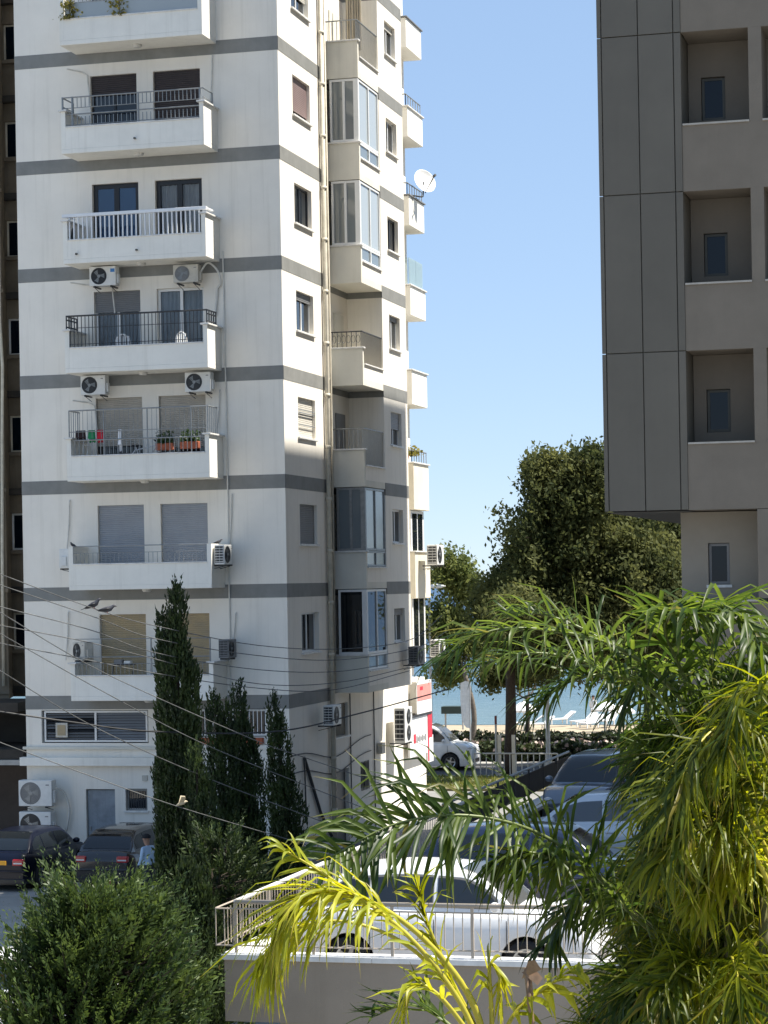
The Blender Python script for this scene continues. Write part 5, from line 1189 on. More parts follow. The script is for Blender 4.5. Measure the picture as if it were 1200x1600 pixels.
p = pt_ground(857, 1200); t = thing('street_lamp', p, 'pale street lamp with single arm behind the dark fence', 'street lamp')
MB().tube([p, p+Vector((0, 0, 4.6))], 0.10, 10, r1=0.08).build('pole', mat('pale_lamp_pole', (0.62, 0.59, 0.53), 0.6, 0.06, 3), t)
MB().tube([p+Vector((0, 0, 4.55)), p+Vector((0.4, -0.1, 4.75)), p+Vector((1.0, -0.2, 4.78))], 0.04, 6).build('arm', MATS['pale_lamp_pole'], t)
mb = MB(); mb.ball(p+Vector((1.25, -0.22, 4.76)), 0.42, 0.16, 0.09); mb.build('lamp_head', WHITE, t, smooth=True)
p = pt(735, 1162, 108); p = Vector((p.x, p.y, 0)); t = thing('beach_flag', p, 'furled white feather flag on a thin pole', 'flag')
MB().tube([p, p+Vector((0.02, 0, 3.4))], 0.035, 6).build('pole', GP, t)
mb = MB(); q = [(0.0, 3.3), (-0.18, 3.35), (-0.42, 3.25), (-0.45, 2.5), (-0.38, 1.6), (-0.2, 1.2), (0.0, 1.15)]
for dy in (0.0, 0.03): mb.poly([(p.x+x, p.y+dy+0.05*math.sin(z*3), z) for x, z in q])
mb.build('cloth', mat('white_flag', (0.78, 0.78, 0.76), 0.8, 0.08, 6), t)
p = pt_ground(690, 905, 4.0) if False else pt(683, 916, 112); t = thing('street_lamp', (p.x-0.4, p.y, 0), 'distant street lamp head among the slender tree branches', 'street lamp')
MB().tube([(p.x-0.4, p.y, 0), (p.x-0.4, p.y, p.z)], 0.07, 8, r1=0.05).build('pole', GP, t)
mb = MB(); mb.ball(p, 0.42, 0.16, 0.11); mb.build('lamp_head', WHITE, t, smooth=True)
def umbrella(label, px, py, d, r=2.4, zg=-1.5):
    p = pt(px, py, d); t = thing('beach_umbrella', (p.x, p.y, zg), label, 'beach umbrella', 'white umbrellas on the beach')
    M = Matrix.Translation((p.x, p.y, p.z)); MB().lathe([(0.02, 0.0), (r*0.35, -0.14), (r*0.7, -0.34), (r, -0.56), (r*0.99, -0.68), (r*0.97, -0.58), (r*0.6, -0.32), (0.02, -0.04)], M, 8).build('canopy', mat('umbrella_cloth', (0.82, 0.82, 0.80), 0.8, 0.03), t)
    MB().tube([(p.x, p.y, zg), (p.x, p.y, p.z+0.12)], 0.035, 6).build('pole', GP, t)
umbrella('white beach umbrella between the thin tree and lamp post', 818, 1095, 143, 0.85)
umbrella('white beach umbrella at the right among the palm leaves', 945, 1093, 140, 0.85)
umbrella('white beach umbrella just right of the second umbrella', 972, 1098, 150, 0.85)
def sunbed(label, px, py, z, rz):
    p = pt_ground(px, py, z); t = thing('sun_lounger', (0, 0, 0), label, 'sun lounger', 'sun loungers on the beach')
    MB().box(-0.95, 0.35, -0.32, 0.32, 0.28, 0.36).build('seat', WHITE, t, bevel=0.02)
    mb = MB(); mb.quad((0.35, -0.32, 0.36), (0.35, 0.32, 0.36), (0.95, 0.32, 0.8), (0.95, -0.32, 0.8)); mb.quad((0.37, -0.32, 0.30), (0.37, 0.32, 0.30), (0.98, 0.32, 0.75), (0.98, -0.32, 0.75)); mb.build('backrest', WHITE, t)
    for x in (-0.8, 0.3):
        for y in (-0.28, 0.28): MB().box(x-0.03, x+0.03, y-0.03, y+0.03, 0, 0.28).build('leg', WHITE, t)
    t.location = p; t.rotation_euler = (0, 0, rz)
for i, (px, py, lab) in enumerate(((826, 1137, 'white sun lounger under the umbrella by thin tree'), (842, 1139, 'white sun lounger just left of the lamp post'), (876, 1131, 'white sun lounger right of the lamp post'), (912, 1134, 'white sun lounger left of the white shirted bather'), (924, 1137, 'white sun lounger nearest the palm leaves at right'), (950, 1133, 'white sun lounger below the right umbrellas'))): sunbed(lab, px, py, -1.25, 0.3+0.2*i)
# planter bin on the beach walk
p = pt_ground(710, 1140, -1.2); t = thing('beach_hut', p, 'dark green flat roofed beach stand at the water side', 'stand')
MB().box(p.x-0.7, p.x+0.7, p.y-0.5, p.y+0.5, 1.0-1.2, 1.45-1.2).build('roof', mat('dark_green_roof', (0.03, 0.05, 0.045), 0.7, 0.1), t)
for s in (-0.55, 0.55): MB().tube([(p.x+s, p.y, -1.2), (p.x+s, p.y, -0.2)], 0.06, 6).build('leg', GP, t)
# tree guard boxes round the roadside trunk
p = pt_ground(792, 1216); t = thing('trunk_guard', p, 'pale upright guard boards beside the roadside tree trunk', 'guard')
for dx in (-0.28, 0.30): MB().box(p.x+dx-0.07, p.x+dx+0.07, p.y-0.06, p.y+0.0, 0, 1.75).build('board', mat('pale_board', (0.52, 0.50, 0.46), 0.7, 0.1, 4), t)

# ------------------------------------------------------------------ people
def skin_person(label, loc, rz, joints, shirt, trousers, group=None, cap=None, arms=None):
    """standing figure grown from a joint skeleton"""
    t = thing('person', (0, 0, 0), label, 'person', group)
    J = {'pelvis': (0, 0, 0.95, 0.15), 'waist': (0, 0.0, 1.10, 0.135), 'chest': (0.02, 0, 1.32, 0.16), 'neck': (0.02, 0, 1.48, 0.06), 'head0': (0.04, 0, 1.56, 0.075), 'head1': (0.05, 0, 1.68, 0.095), 'head2': (0.05, 0, 1.74, 0.075),
         'shL': (0.01, 0.19, 1.42, 0.065), 'elL': (0.03, 0.25, 1.14, 0.048), 'wrL': (0.16, 0.24, 0.92, 0.034), 'haL': (0.22, 0.23, 0.85, 0.04),
         'shR': (0.01, -0.19, 1.42, 0.065), 'elR': (0.0, -0.25, 1.14, 0.048), 'wrR': (0.12, -0.24, 0.92, 0.034), 'haR': (0.18, -0.23, 0.85, 0.04),
         'hiL': (0, 0.10, 0.90, 0.10), 'knL': (0.03, 0.11, 0.50, 0.065), 'anL': (-0.02, 0.11, 0.09, 0.042), 'toL': (0.14, 0.12, 0.04, 0.035),
         'hiR': (0, -0.10, 0.90, 0.10), 'knR': (0.06, -0.11, 0.50, 0.065), 'anR': (0.03, -0.11, 0.09, 0.042), 'toR': (0.19, -0.12, 0.04, 0.035)}
    E_ = [('pelvis', 'waist'), ('waist', 'chest'), ('chest', 'neck'), ('neck', 'head0'), ('head0', 'head1'), ('head1', 'head2'), ('chest', 'shL'), ('shL', 'elL'), ('elL', 'wrL'), ('wrL', 'haL'), ('chest', 'shR'), ('shR', 'elR'), ('elR', 'wrR'), ('wrR', 'haR'), ('pelvis', 'hiL'), ('hiL', 'knL'), ('knL', 'anL'), ('anL', 'toL'), ('pelvis', 'hiR'), ('hiR', 'knR'), ('knR', 'anR'), ('anR', 'toR')]
    names = list(J); me = bpy.data.meshes.new('body'); me.from_pydata([J[k][:3] for k in names], [(names.index(a), names.index(b)) for a, b in E_], [])
    o = bpy.data.objects.new('body', me); COL.objects.link(o); o.parent = t; ORG[o.name] = (0, 0, 0)
    sk = o.modifiers.new('skin', 'SKIN'); sk.use_smooth_shade = True
    for i, k in enumerate(names): me.skin_vertices[0].data[i].radius = (J[k][3], J[k][3])
    me.skin_vertices[0].data[0].use_root = True
    sb = o.modifiers.new('sub', 'SUBSURF'); sb.levels = 2; sb.render_levels = 2
    # skin / shirt / trousers by height along the body
    m, n, bb = nodes_of('clothed_figure'); N = n.nodes; L_ = n.links
    tc = N.new('ShaderNodeTexCoord'); sp = N.new('ShaderNodeSeparateXYZ'); L_.new(tc.outputs['Object'], sp.inputs[0])
    cr_ = N.new('ShaderNodeValToRGB'); cr_.color_ramp.interpolation = 'CONSTANT'; mr = N.new('ShaderNodeMapRange'); mr.inputs[2].default_value = 1.8; L_.new(sp.outputs['Z'], mr.inputs[0]); L_.new(mr.outputs[0], cr_.inputs[0])
    e = cr_.color_ramp.elements; e[0].color = (0.03, 0.03, 0.03, 1); e[1].position = 0.06; e[1].color = (*trousers, 1)
    for pos, c in ((0.565, shirt), (0.825, (0.42, 0.24, 0.16))): k = e.new(pos); k.color = (*c, 1)
    L_.new(cr_.outputs[0], bb.inputs['Base Color']); bb.inputs['Roughness'].default_value = 0.8; me.materials.append(m)
    skinm = mat('skin_tone', (0.42, 0.24, 0.16), 0.6, 0.05)
    mb = MB(); mb.ball((0.15, 0, 1.645), 0.022, 0.014, 0.02, 8, 5); mb.build('nose', skinm, t, smooth=True)
    for s in (-1, 1):
        mb = MB(); mb.ball((0.04, s*0.098, 1.655), 0.022, 0.01, 0.032, 8, 5); mb.build('ear', skinm, t, smooth=True)
        for f in range(4): MB().tube([(0.20, s*0.235+0.018*(f-1.5), 0.84), (0.225, s*0.232+0.018*(f-1.5), 0.80), (0.215, s*0.23+0.016*(f-1.5), 0.765+0.008*abs(f-1.5))], 0.008, 5).build('finger', skinm, t)
        mb = MB(); mb.ball((0.138, s*0.035, 1.67), 0.008, 0.014, 0.007, 6, 4); mb.build('eye', BLACKF, t)
    MB().box(0.128, 0.142, -0.025, 0.025, 1.595, 1.602).build('mouth', mat('lip', (0.3, 0.1, 0.09), 0.6), t)
    hm = cap or mat('dark_hair', (0.02, 0.015, 0.012), 0.7, 0.1)
    mb = MB(); M = Matrix.Translation((0.045, 0, 1.69)) @ Matrix.Diagonal((0.118, 0.108, 0.10, 1)); mb.lathe([(1.0, -0.15), (1.0, 0.1), (0.9, 0.5), (0.6, 0.85), (0.01, 1.0)], M, 16); mb.build('cap' if cap else 'hair', hm, t, smooth=True)
    if cap: mb = MB(); mb.poly([(0.14, -0.085, 1.695), (0.22, -0.07, 1.68), (0.255, 0, 1.675), (0.22, 0.07, 1.68), (0.14, 0.085, 1.695)]); mb.poly([(0.14, -0.085, 1.688), (0.22, -0.07, 1.672), (0.255, 0, 1.667), (0.22, 0.07, 1.672), (0.14, 0.085, 1.688)]); mb.build('cap_peak', hm, t)
    t.location = loc; t.rotation_euler = (0, 0, rz); return t
p = pt(224, 909, 58.6); skin_person('person in black cap and pale blue shirt by the cypress', (p.x, p.y, 0.0), math.pi-0.3, None, (0.45, 0.58, 0.72), (0.03, 0.035, 0.05), cap=mat('black_cap', (0.012, 0.012, 0.013), 0.8, 0.05))
p = pt_ground(927, 1130, -1.25); skin_person('bather in white shirt standing among the beach loungers', (p.x, p.y, -1.25), 1.2, None, (0.75, 0.74, 0.72), (0.5, 0.45, 0.4))

# ------------------------------------------------------------------ overhead wires and birds
def wire(label, pts, r=0.0085, m=None):
    P = catmull([pt(*q) for q in pts], 40); mb = MB(); mb.tube(P, r, 5); return tag(mb.build('overhead_wire', m or WIRE, None), label, 'wire', 'overhead wires crossing before the tower')
wire('topmost overhead wire passing under the two pigeons', [(-60, 874, 38), (0, 897, 39), (150, 952, 41), (243, 978, 43), (400, 1008, 47), (530, 1014, 50), (640, 1000, 54), (690, 962, 57)])
wire('second overhead wire just below the pigeon wire', [(-60, 893, 38), (0, 914, 39), (150, 965, 41), (243, 998, 43), (400, 1024, 47), (530, 1031, 50), (650, 1012, 54), (700, 985, 57)])
wire('third overhead wire ending at the corner drain pipe', [(-60, 930, 38), (0, 948, 39), (140, 984, 41), (243, 1020, 43), (400, 1046, 47), (530, 1049, 50), (640, 1030, 54)])
wire('fourth overhead wire crossing the lowest balcony', [(-60, 965, 38), (0, 977, 39), (140, 1004, 41), (243, 1030, 43), (400, 1068, 47), (530, 1066, 50), (650, 1040, 54)])
wire('fifth overhead wire crossing the tan shutters', [(-60, 990, 38), (0, 1005, 39), (110, 1026, 41), (243, 1052, 43), (400, 1075, 47), (520, 1078, 50), (640, 1048, 54)])
wire('steep overhead wire from upper left over the planters', [(-60, 925, 38), (0, 957, 39), (160, 1050, 41), (390, 1153, 43), (480, 1185, 44), (640, 1240, 46)])
wire('steep overhead wire from left over the shop window', [(-60, 957, 38), (0, 990, 39), (160, 1080, 41), (313, 1160, 43), (480, 1228, 44), (600, 1275, 45)])
wire('overhead wire from the left edge past louvred window', [(-60, 1012, 38), (0, 1048, 39), (144, 1134, 41), (310, 1210, 43), (472, 1272, 44), (560, 1305, 45)])
wire('lowest overhead wire carrying the small pale bird', [(-60, 1136, 38), (0, 1160, 39), (140, 1212, 40), (283, 1262, 41), (472, 1318, 43), (560, 1345, 44)])
wire('thick dark overhead cable crossing the louvred window', [(-60, 1104, 39), (0, 1112, 40), (110, 1128, 41), (240, 1143, 43), (430, 1143, 47), (560, 1115, 52), (700, 1077, 58)], 0.016, CABLE)
def pigeon(label, pos, s, heading, lean=0.0):
    t = thing('pigeon', (0, 0, 0), label, 'bird', 'birds on the overhead wires')
    dk = mat('pigeon_dark', (0.018, 0.018, 0.02), 0.6, 0.2, 20); gy = mat('pigeon_grey', (0.05, 0.05, 0.058), 0.6, 0.15, 20)
    mb = MB(); P = [(-0.17, 0, 0.035), (-0.08, 0, 0.055), (0.0, 0, 0.075), (0.07, 0, 0.10), (0.11, 0, 0.14), (0.135, 0, 0.165), (0.165, 0, 0.168), (0.19, 0, 0.162)]
    mb.tube(P, [0.018, 0.042, 0.06, 0.055, 0.035, 0.028, 0.026, 0.004], 10); mb.build('body', gy, t, smooth=True)
    for sd in (-1, 1):
        mb = MB(); mb.tube([(0.06, sd*0.045, 0.10), (0.0, sd*0.055, 0.085), (-0.09, sd*0.04, 0.06), (-0.2, sd*0.015, 0.035)], [0.018, 0.03, 0.022, 0.004], 6); mb.build('wing', dk, t, smooth=True)
        MB().tube([(0.02, sd*0.02, 0.04), (0.025, sd*0.02, 0.0)], 0.006, 5).build('leg', mat('pigeon_leg', (0.4, 0.1, 0.08), 0.6), t)
    mb = MB(); mb.poly([(-0.14, -0.03, 0.045), (-0.27, -0.045, 0.02), (-0.27, 0.045, 0.02), (-0.14, 0.03, 0.045)]); mb.poly([(-0.14, -0.03, 0.038), (-0.27, -0.045, 0.012), (-0.27, 0.045, 0.012), (-0.14, 0.03, 0.038)]); mb.build('tail', dk, t)
    mb = MB(); mb.tube([(0.182, 0, 0.162), (0.212, 0, 0.154)], 0.007, 5, r1=0.002); mb.build('beak', dk, t)
    t.location = pos; t.scale = (s, s, s); t.rotation_euler = (0, lean, heading); return t
pigeon('left pigeon perched on the topmost wire', pt(146, 951, 41), 0.85, 0.15, -0.15)
pigeon('right pigeon crouching lower on the topmost wire', pt(166, 958, 41), 0.85, 0.3, 0.12)
pigeon('small dark bird on left pillar of grey shutter balcony', (BX0+0.07, 61.6, ZB[1]+1.14), 0.7, 2.5)
pigeon('small dark bird on right pillar of grey shutter balcony', (BX1-0.02, 62.1, ZB[1]+1.14), 0.7, 0.3)
t = thing('small_bird', (0, 0, 0), 'tiny pale bird with raised wings on the lowest wire', 'bird', 'birds on the overhead wires')
mb = MB(); mb.tube([(-0.1, 0, 0.0), (-0.03, 0, 0.03), (0.04, 0, 0.05), (0.09, 0, 0.075), (0.12, 0, 0.07)], [0.006, 0.028, 0.03, 0.02, 0.003], 8); mb.build('body', mat('pale_bird', (0.5, 0.42, 0.28), 0.7, 0.1), t, smooth=True)
for sd in (-1, 1):
    mb = MB(); mb.poly([(0.05, sd*0.02, 0.06), (0.08, sd*0.10, 0.16), (0.0, sd*0.13, 0.17), (-0.04, sd*0.02, 0.05)]); mb.poly([(0.05, sd*0.02, 0.055), (0.08, sd*0.10, 0.155), (0.0, sd*0.13, 0.165), (-0.04, sd*0.02, 0.045)]); mb.build('wing', MATS['pale_bird'], t)
t.location = pt(283, 1259, 41); t.rotation_euler = (0, 0, 0.4)

# ------------------------------------------------------------------ areca palms in the foreground
PALM_G = leaf('palm_leaflet_green', (0.022, 0.05, 0.009), (0.105, 0.15, 0.022), 0.52, 0.42, 0.4, dead=(0.20, 0.13, 0.045), tip=(0.22, 0.15, 0.06))
PALM_Y = leaf('palm_leaflet_yellow', (0.20, 0.24, 0.012), (0.42, 0.41, 0.03), 0.45, 0.42, 0.4, tip=(0.35, 0.22, 0.06))
PALM_O = leaf('palm_leaflet_olive', (0.035, 0.065, 0.007), (0.22, 0.24, 0.016), 0.55, 0.42, 0.4, dead=(0.26, 0.16, 0.05), tip=(0.28, 0.18, 0.06))
RACH_G = mat('palm_stalk_green', (0.14, 0.17, 0.05), 0.45, 0.15, 6)
RACH_Y = mat('palm_stalk_yellow', (0.42, 0.37, 0.04), 0.45, 0.12, 6)
def frond(parent, ctrl, leaf_len, lm, rm, pairs=50, start=0.2, droop=0.8, lift=0.3, width=0.021, seed=0, r0=0.013, fwd=0.8, tip_len=0.55, roll=0.0, wild=0.12):
    """feather leaf: curved stalk with two rows of narrow blades that stand out, kink over and hang"""
    g = np.random.default_rng(seed); P = catmull(ctrl, 36); n = len(P)-1
    mb = MB(); mb.tube(P, r0, 6, r1=0.003); st = mb.build('frond', rm, parent, smooth=True)
    Pn = np.array([tuple(p) for p in P]); V = []; F = []; AL = []; SEG = 6
    for i in range(pairs):
        u = start+(1-start)*(i+0.5)/pairs
        for sd in (-1, 1):
            if g.uniform() < 0.04: continue
            uu = min(0.995, max(0, u+g.normal(0, 0.008))); k = min(n-1, int(uu*n)); f = uu*n-k
            p = Pn[k]*(1-f)+Pn[k+1]*f; tg = Pn[k+1]-Pn[k]; tg /= np.linalg.norm(tg)
            s = np.cross(tg, [0, 0, 1]); ln = np.linalg.norm(s); s = s/ln if ln > 1e-3 else np.array([1.0, 0, 0]); up = np.cross(s, tg)
            if up[2] < 0: up = -up
            s, up = s*math.cos(roll)+up*math.sin(roll), up*math.cos(roll)-s*math.sin(roll)
            shape = math.sin(math.pi*min(1, 0.22+0.78*(uu-start)/(1-start)))**0.6
            L = leaf_len*(tip_len+(1-tip_len)*shape)*g.uniform(0.7, 1.12)
            a = fwd*(0.75+0.4*uu)+g.normal(0, 0.22)
            d = tg*math.sin(a)+s*sd*math.cos(a)*0.9+up*(lift+g.normal(0, 0.26)); d /= np.linalg.norm(d)
            dr = droop*g.uniform(0.5, 1.4); q = p.copy(); dirn = d.copy(); i0 = len(V); kink = g.uniform(0.25, 0.75); bent = False; side = g.normal(0, wild*2.2, 3)
            tw = g.normal(0, 0.5)
            for j in range(SEG+1):
                v = j/SEG; w = width*0.5*(1-0.3*abs(v-0.3))*(1 if v < 0.6 else max(0.05, (1-v)/0.4))
                rf = up+0.4*tw*s; wv = np.cross(rf, dirn); nn = np.linalg.norm(wv)
                wv = wv/nn if nn > 0.05 else s
                nv = np.cross(dirn, wv); V.append(q-wv*w); V.append(q-nv*w*0.45); V.append(q+wv*w); AL += [v, v, v]
                g_ = dr*0.22
                if v >= kink and not bent: g_ += dr*1.1; bent = True
                dirn = dirn+np.array([0, 0, -1])*g_+side*0.25; dirn /= np.linalg.norm(dirn)
                q = q+dirn*L/SEG
            for j in range(SEG): F.append((i0+3*j, i0+3*j+1, i0+3*j+4, i0+3*j+3)); F.append((i0+3*j+1, i0+3*j+2, i0+3*j+5, i0+3*j+4))
    o = npmesh('leaflets', np.array(V), np.array(F), lm, st, kind='stuff', along=AL); return st
def palm(label, base, stems, group='areca palms in the foreground'):
    t = thing('areca_palm', base, label, 'palm', group)
    for (a, b, r) in stems:
        mb = MB(); a, b = Vector(a), Vector(b); pts = [a+(b-a)*k/14 for k in range(15)]
        mb.tube(pts, [r*(1.12 if k % 2 else 0.98) for k in range(15)], 8); mb.build('stem', mat('ringed_palm_stem', (0.20, 0.19, 0.07), 0.6, 0.2, 10), t, smooth=True)
    return t
def px_curve(pts): return [pt(*q) for q in pts]
D0 = 11.0
# palm A: right-hand clump (green crown)
pa = pt(1160, 1400, 11.6); A = palm('tall green areca palm filling the right side', (pa.x, pa.y, 0), [((pa.x, pa.y, 0), pt(1140, 1180, 11.6), 0.05), ((pa.x+0.25, pa.y+0.2, 0), pt(1200, 1250, 11.9), 0.05), ((pa.x-0.2, pa.y+0.2, 0), pt(1100, 1400, 11.8), 0.045)])
# fronds that reach left across the view
frond(A, px_curve([(1120, 1180, 11.5), (1050, 1075, 11.3), (960, 1010, 11.1), (860, 985, 10.9), (770, 985, 10.8), (705, 1020, 10.7)]), 0.42, PALM_G, RACH_G, 50, 0.15, 0.9, 0.35, 0.020, 101)
frond(A, px_curve([(1100, 1240, 11.8), (1020, 1100, 11.8), (930, 1040, 11.7), (830, 1020, 11.6), (750, 1040, 11.5)]), 0.36, PALM_G, RACH_G, 40, 0.2, 0.8, 0.4, 0.018, 102)
frond(A, px_curve([(1080, 1500, 11.2), (980, 1410, 11.0), (860, 1312, 10.8), (740, 1275, 10.6), (620, 1287, 10.5), (505, 1345, 10.4)]), 0.50, PALM_G, RACH_G, 84, 0.22, 0.62, 0.30, 0.021, 103, r0=0.015, fwd=0.5, roll=0.9)
frond(A, px_curve([(1080, 1520, 11.0), (990, 1430, 10.8), (900, 1355, 10.7), (830, 1332, 10.6), (775, 1342, 10.6)]), 0.40, PALM_G, RACH_G, 50, 0.2, 1.0, 0.1, 0.020, 104, roll=-0.5)
frond(A, px_curve([(1110, 1180, 11.6), (1070, 1060, 11.4), (1040, 990, 11.2), (1050, 958, 10.9), (1085, 960, 10.6)]), 0.40, PALM_G, RACH_G, 44, 0.25, 0.7, 0.4, 0.025, 105)
frond(A, px_curve([(1130, 1170, 11.6), (1115, 1050, 11.5), (1105, 970, 11.3), (1125, 945, 11.0), (1170, 975, 10.6), (1200, 1050, 10.4)]), 0.40, PALM_G, RACH_G, 46, 0.2, 0.8, 0.4, 0.025, 106)
frond(A, px_curve([(1140, 1180, 11.6), (1170, 1070, 11.5), (1210, 1010, 11.3), (1260, 1000, 11.0)]), 0.40, PALM_G, RACH_G, 40, 0.2, 0.8, 0.3, 0.025, 107)
frond(A, px_curve([(1190, 1250, 11.9), (1160, 1120, 11.9), (1100, 1060, 11.7), (1020, 1050, 11.5), (975, 1100, 11.4)]), 0.40, PALM_G, RACH_G, 46, 0.2, 0.8, 0.35, 0.024, 108)
frond(A, px_curve([(1120, 1560, 11.3), (1050, 1440, 11.2), (970, 1390, 11.1), (900, 1410, 11.0), (860, 1470, 10.9)]), 0.36, PALM_G, RACH_G, 44, 0.2, 1.0, 0.2, 0.022, 111)
frond(A, px_curve([(1130, 1230, 12.0), (1040, 1090, 12.0), (940, 1000, 12.0), (850, 960, 12.0), (800, 965, 12.0)]), 0.36, PALM_G, RACH_G, 36, 0.25, 0.6, 0.7, 0.018, 112, fwd=0.7)
frond(A, px_curve([(1110, 1230, 11.2), (1030, 1090, 11.1), (950, 1055, 11.0), (880, 1070, 10.9), (840, 1110, 10.9)]), 0.36, PALM_G, RACH_G, 36, 0.2, 0.8, 0.5, 0.019, 113)
def crown(parent, c, count, Lr, seed, mats, spread=(0.35, 1.0), ll=(0.32, 0.44), dr=(0.5, 1.1)):
    g = np.random.default_rng(seed)
    for k in range(count):
        a = g.uniform(0, 6.283); el = g.uniform(*spread); L = g.uniform(*Lr)*(1-0.58*max(0, -math.cos(a-0.25)))
        d = Vector((math.cos(a)*math.cos(el), math.sin(a)*math.cos(el), math.sin(el))); h = Vector((math.cos(a), math.sin(a), 0))
        c0 = Vector(c); P = [c0, c0+d*L*0.3, c0+d*L*0.58+Vector((0, 0, -0.06*L)), c0+d*L*0.72+h*L*0.16+Vector((0, 0, -0.2*L)), c0+d*L*0.78+h*L*0.26+Vector((0, 0, -0.45*L))]
        lm, rm = mats[int(g.integers(len(mats)))]
        frond(parent, P, g.uniform(*ll), lm, rm, 66, 0.18, g.uniform(*dr), g.uniform(0.1, 0.4), g.uniform(0.014, 0.019), seed*50+k, roll=g.uniform(-0.8, 0.8), wild=0.22)
GG = (PALM_G, RACH_G); OO = (PALM_O, RACH_Y); YY = (PALM_Y, RACH_Y)
crown(A, pt(1130, 1190, 11.6), 9, (0.8, 1.2), 5, [GG], (0.1, 1.0))
crown(A, pt(1215, 1260, 12.0), 11, (0.9, 1.3), 6, [GG, OO, OO], (0.0, 0.9))
crown(A, pt(1110, 1400, 11.9), 13, (0.8, 1.25), 7, [GG, OO, OO], (0.0, 0.8))
crown(A, pt(1190, 1480, 12.3), 9, (0.9, 1.3), 13, [GG], (0.0, 0.9))
# palm B: yellowing lower clump at the right edge
pb = pt(1230, 1600, 10.8); B = palm('yellow green areca palm at the right edge', (pb.x, pb.y, 0), [((pb.x, pb.y, 0), pt(1200, 1400, 10.6), 0.045), ((pb.x-0.3, pb.y+0.1, 0), pt(1130, 1560, 10.6), 0.045)])
crown(B, pt(1220, 1360, 10.6), 12, (0.75, 1.1), 8, [OO, YY, YY], (0.1, 0.9))
crown(B, pt(1130, 1540, 10.7), 13, (0.75, 1.15), 9, [OO, GG, OO], (0.0, 0.9))
crown(B, pt(1000, 1650, 10.9), 11, (0.7, 1.0), 10, [OO, GG], (0.2, 1.1))
crown(B, pt(1230, 1640, 11.5), 8, (0.8, 1.2), 12, [OO, GG], (0.1, 1.0))
for i, c in enumerate(([(1230, 1400, 10.5), (1165, 1270, 10.4), (1090, 1220, 10.3), (1040, 1260, 10.2), (1015, 1350, 10.2)], [(1220, 1420, 10.4), (1160, 1310, 10.2), (1080, 1290, 10.1), (1030, 1350, 10.0)], [(1240, 1330, 10.5), (1200, 1180, 10.4), (1140, 1130, 10.2), (1080, 1180, 10.0), (1055, 1270, 9.9)], [(1260, 1330, 10.6), (1240, 1140, 10.4), (1195, 1070, 10.2), (1150, 1100, 10.0), (1130, 1180, 9.9)], [(1250, 1420, 10.4), (1215, 1260, 10.3), (1165, 1220, 10.2), (1130, 1300, 10.1)])):
    frond(B, px_curve(c), 0.42, PALM_O, RACH_Y, 70, 0.2, 0.95, 0.2, 0.015, 300+i, roll=0.5-0.25*i, wild=0.2)
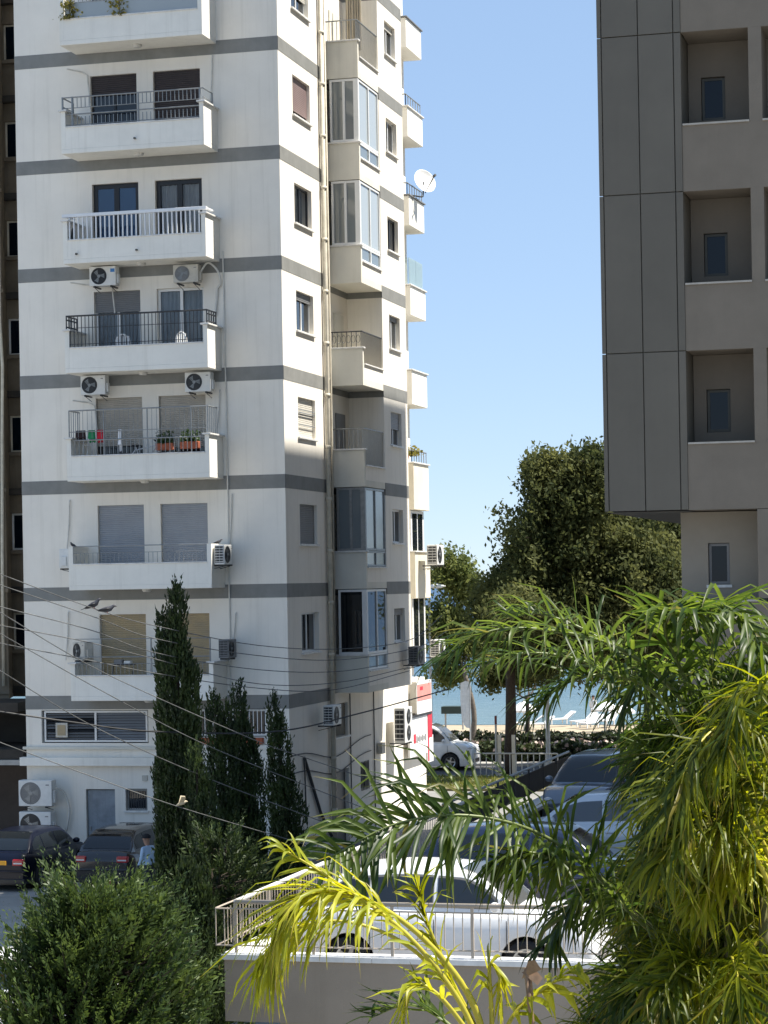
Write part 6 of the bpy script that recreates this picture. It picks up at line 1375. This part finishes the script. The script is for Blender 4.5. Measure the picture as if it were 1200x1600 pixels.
# palm C: young yellow palm at the bottom centre
pc = pt(770, 1700, 10.0); C_ = palm('young bright yellow palm at the bottom centre', (pc.x, pc.y, 0), [((pc.x, pc.y, 0), pt(768, 1680, 10.0), 0.05)])
frond(C_, px_curve([(768, 1670, 10.0), (735, 1560, 9.95), (660, 1465, 9.9), (570, 1405, 9.8), (490, 1395, 9.7), (445, 1430, 9.65)]), 0.46, PALM_Y, RACH_Y, 54, 0.50, 0.85, 0.05, 0.018, 401, r0=0.018, fwd=1.0)
frond(C_, px_curve([(766, 1675, 9.9), (715, 1560, 9.85), (630, 1455, 9.8), (520, 1375, 9.75), (440, 1325, 9.7)]), 0.22, PALM_Y, RACH_Y, 22, 0.3, 0.5, 0.05, 0.018, 411, r0=0.015, fwd=1.3, roll=0.7)
frond(C_, px_curve([(770, 1678, 10.1), (725, 1575, 10.05), (640, 1480, 10.0), (540, 1440, 9.95), (450, 1455, 9.9), (415, 1500, 9.9)]), 0.40, PALM_Y, RACH_Y, 34, 0.62, 1.0, 0.0, 0.018, 412, r0=0.012, fwd=0.9, roll=-0.5)
frond(C_, px_curve([(770, 1680, 10.0), (740, 1600, 10.0), (700, 1520, 10.0), (668, 1440, 10.0), (655, 1385, 10.0)]), 0.20, PALM_Y, RACH_Y, 26, 0.3, 0.5, 0.0, 0.022, 402, fwd=1.3)
frond(C_, px_curve([(765, 1660, 9.9), (690, 1560, 9.8), (645, 1540, 9.8), (630, 1600, 9.8)]), 0.25, PALM_Y, RACH_Y, 14, 0.3, 0.6, 0.1, 0.026, 403)
frond(C_, px_curve([(772, 1670, 10), (800, 1590, 10), (850, 1545, 10), (900, 1510, 10)]), 0.25, PALM_Y, RACH_Y, 14, 0.3, 0.7, 0.1, 0.03, 404)
frond(C_, px_curve([(770, 1670, 10), (768, 1580, 10), (765, 1510, 10), (780, 1520, 10), (782, 1570, 10)]), 0.22, PALM_Y, RACH_Y, 12, 0.3, 0.7, 0.1, 0.028, 405)
frond(C_, px_curve([(760, 1670, 10.2), (700, 1600, 10.3), (640, 1570, 10.4), (580, 1590, 10.5)]), 0.26, PALM_G, RACH_G, 22, 0.2, 0.2, 0.3, 0.020, 406)
# dry broken stalk beside it
p0, p1 = pt(838, 1660, 9.9), pt(822, 1512, 9.9)
mb = MB(); mb.tube([p0, p0*0.5+p1*0.5, p1], [0.014, 0.012, 0.010], 7); mb.poly([p1+Vector((-0.02, 0, -0.02)), p1+Vector((0.03, 0.01, 0.0)), pt(848, 1528, 9.86), pt(840, 1540, 9.86)]); mb.poly([p1+Vector((-0.022, 0.01, -0.05)), p1+Vector((0.012, -0.01, 0.03)), pt(836, 1500, 9.84), pt(846, 1515, 9.84)]); mb.poly([p1+Vector((0.01, 0, -0.1)), p1+Vector((0.02, 0, 0.0)), pt(834, 1560, 9.87)])
tag(mb.build('dry_stalk', mat('dry_sheath', (0.25, 0.16, 0.10), 0.8, 0.25, 12), None, smooth=True), 'dry brown broken palm stalk beside the yellow palm', 'palm stalk')
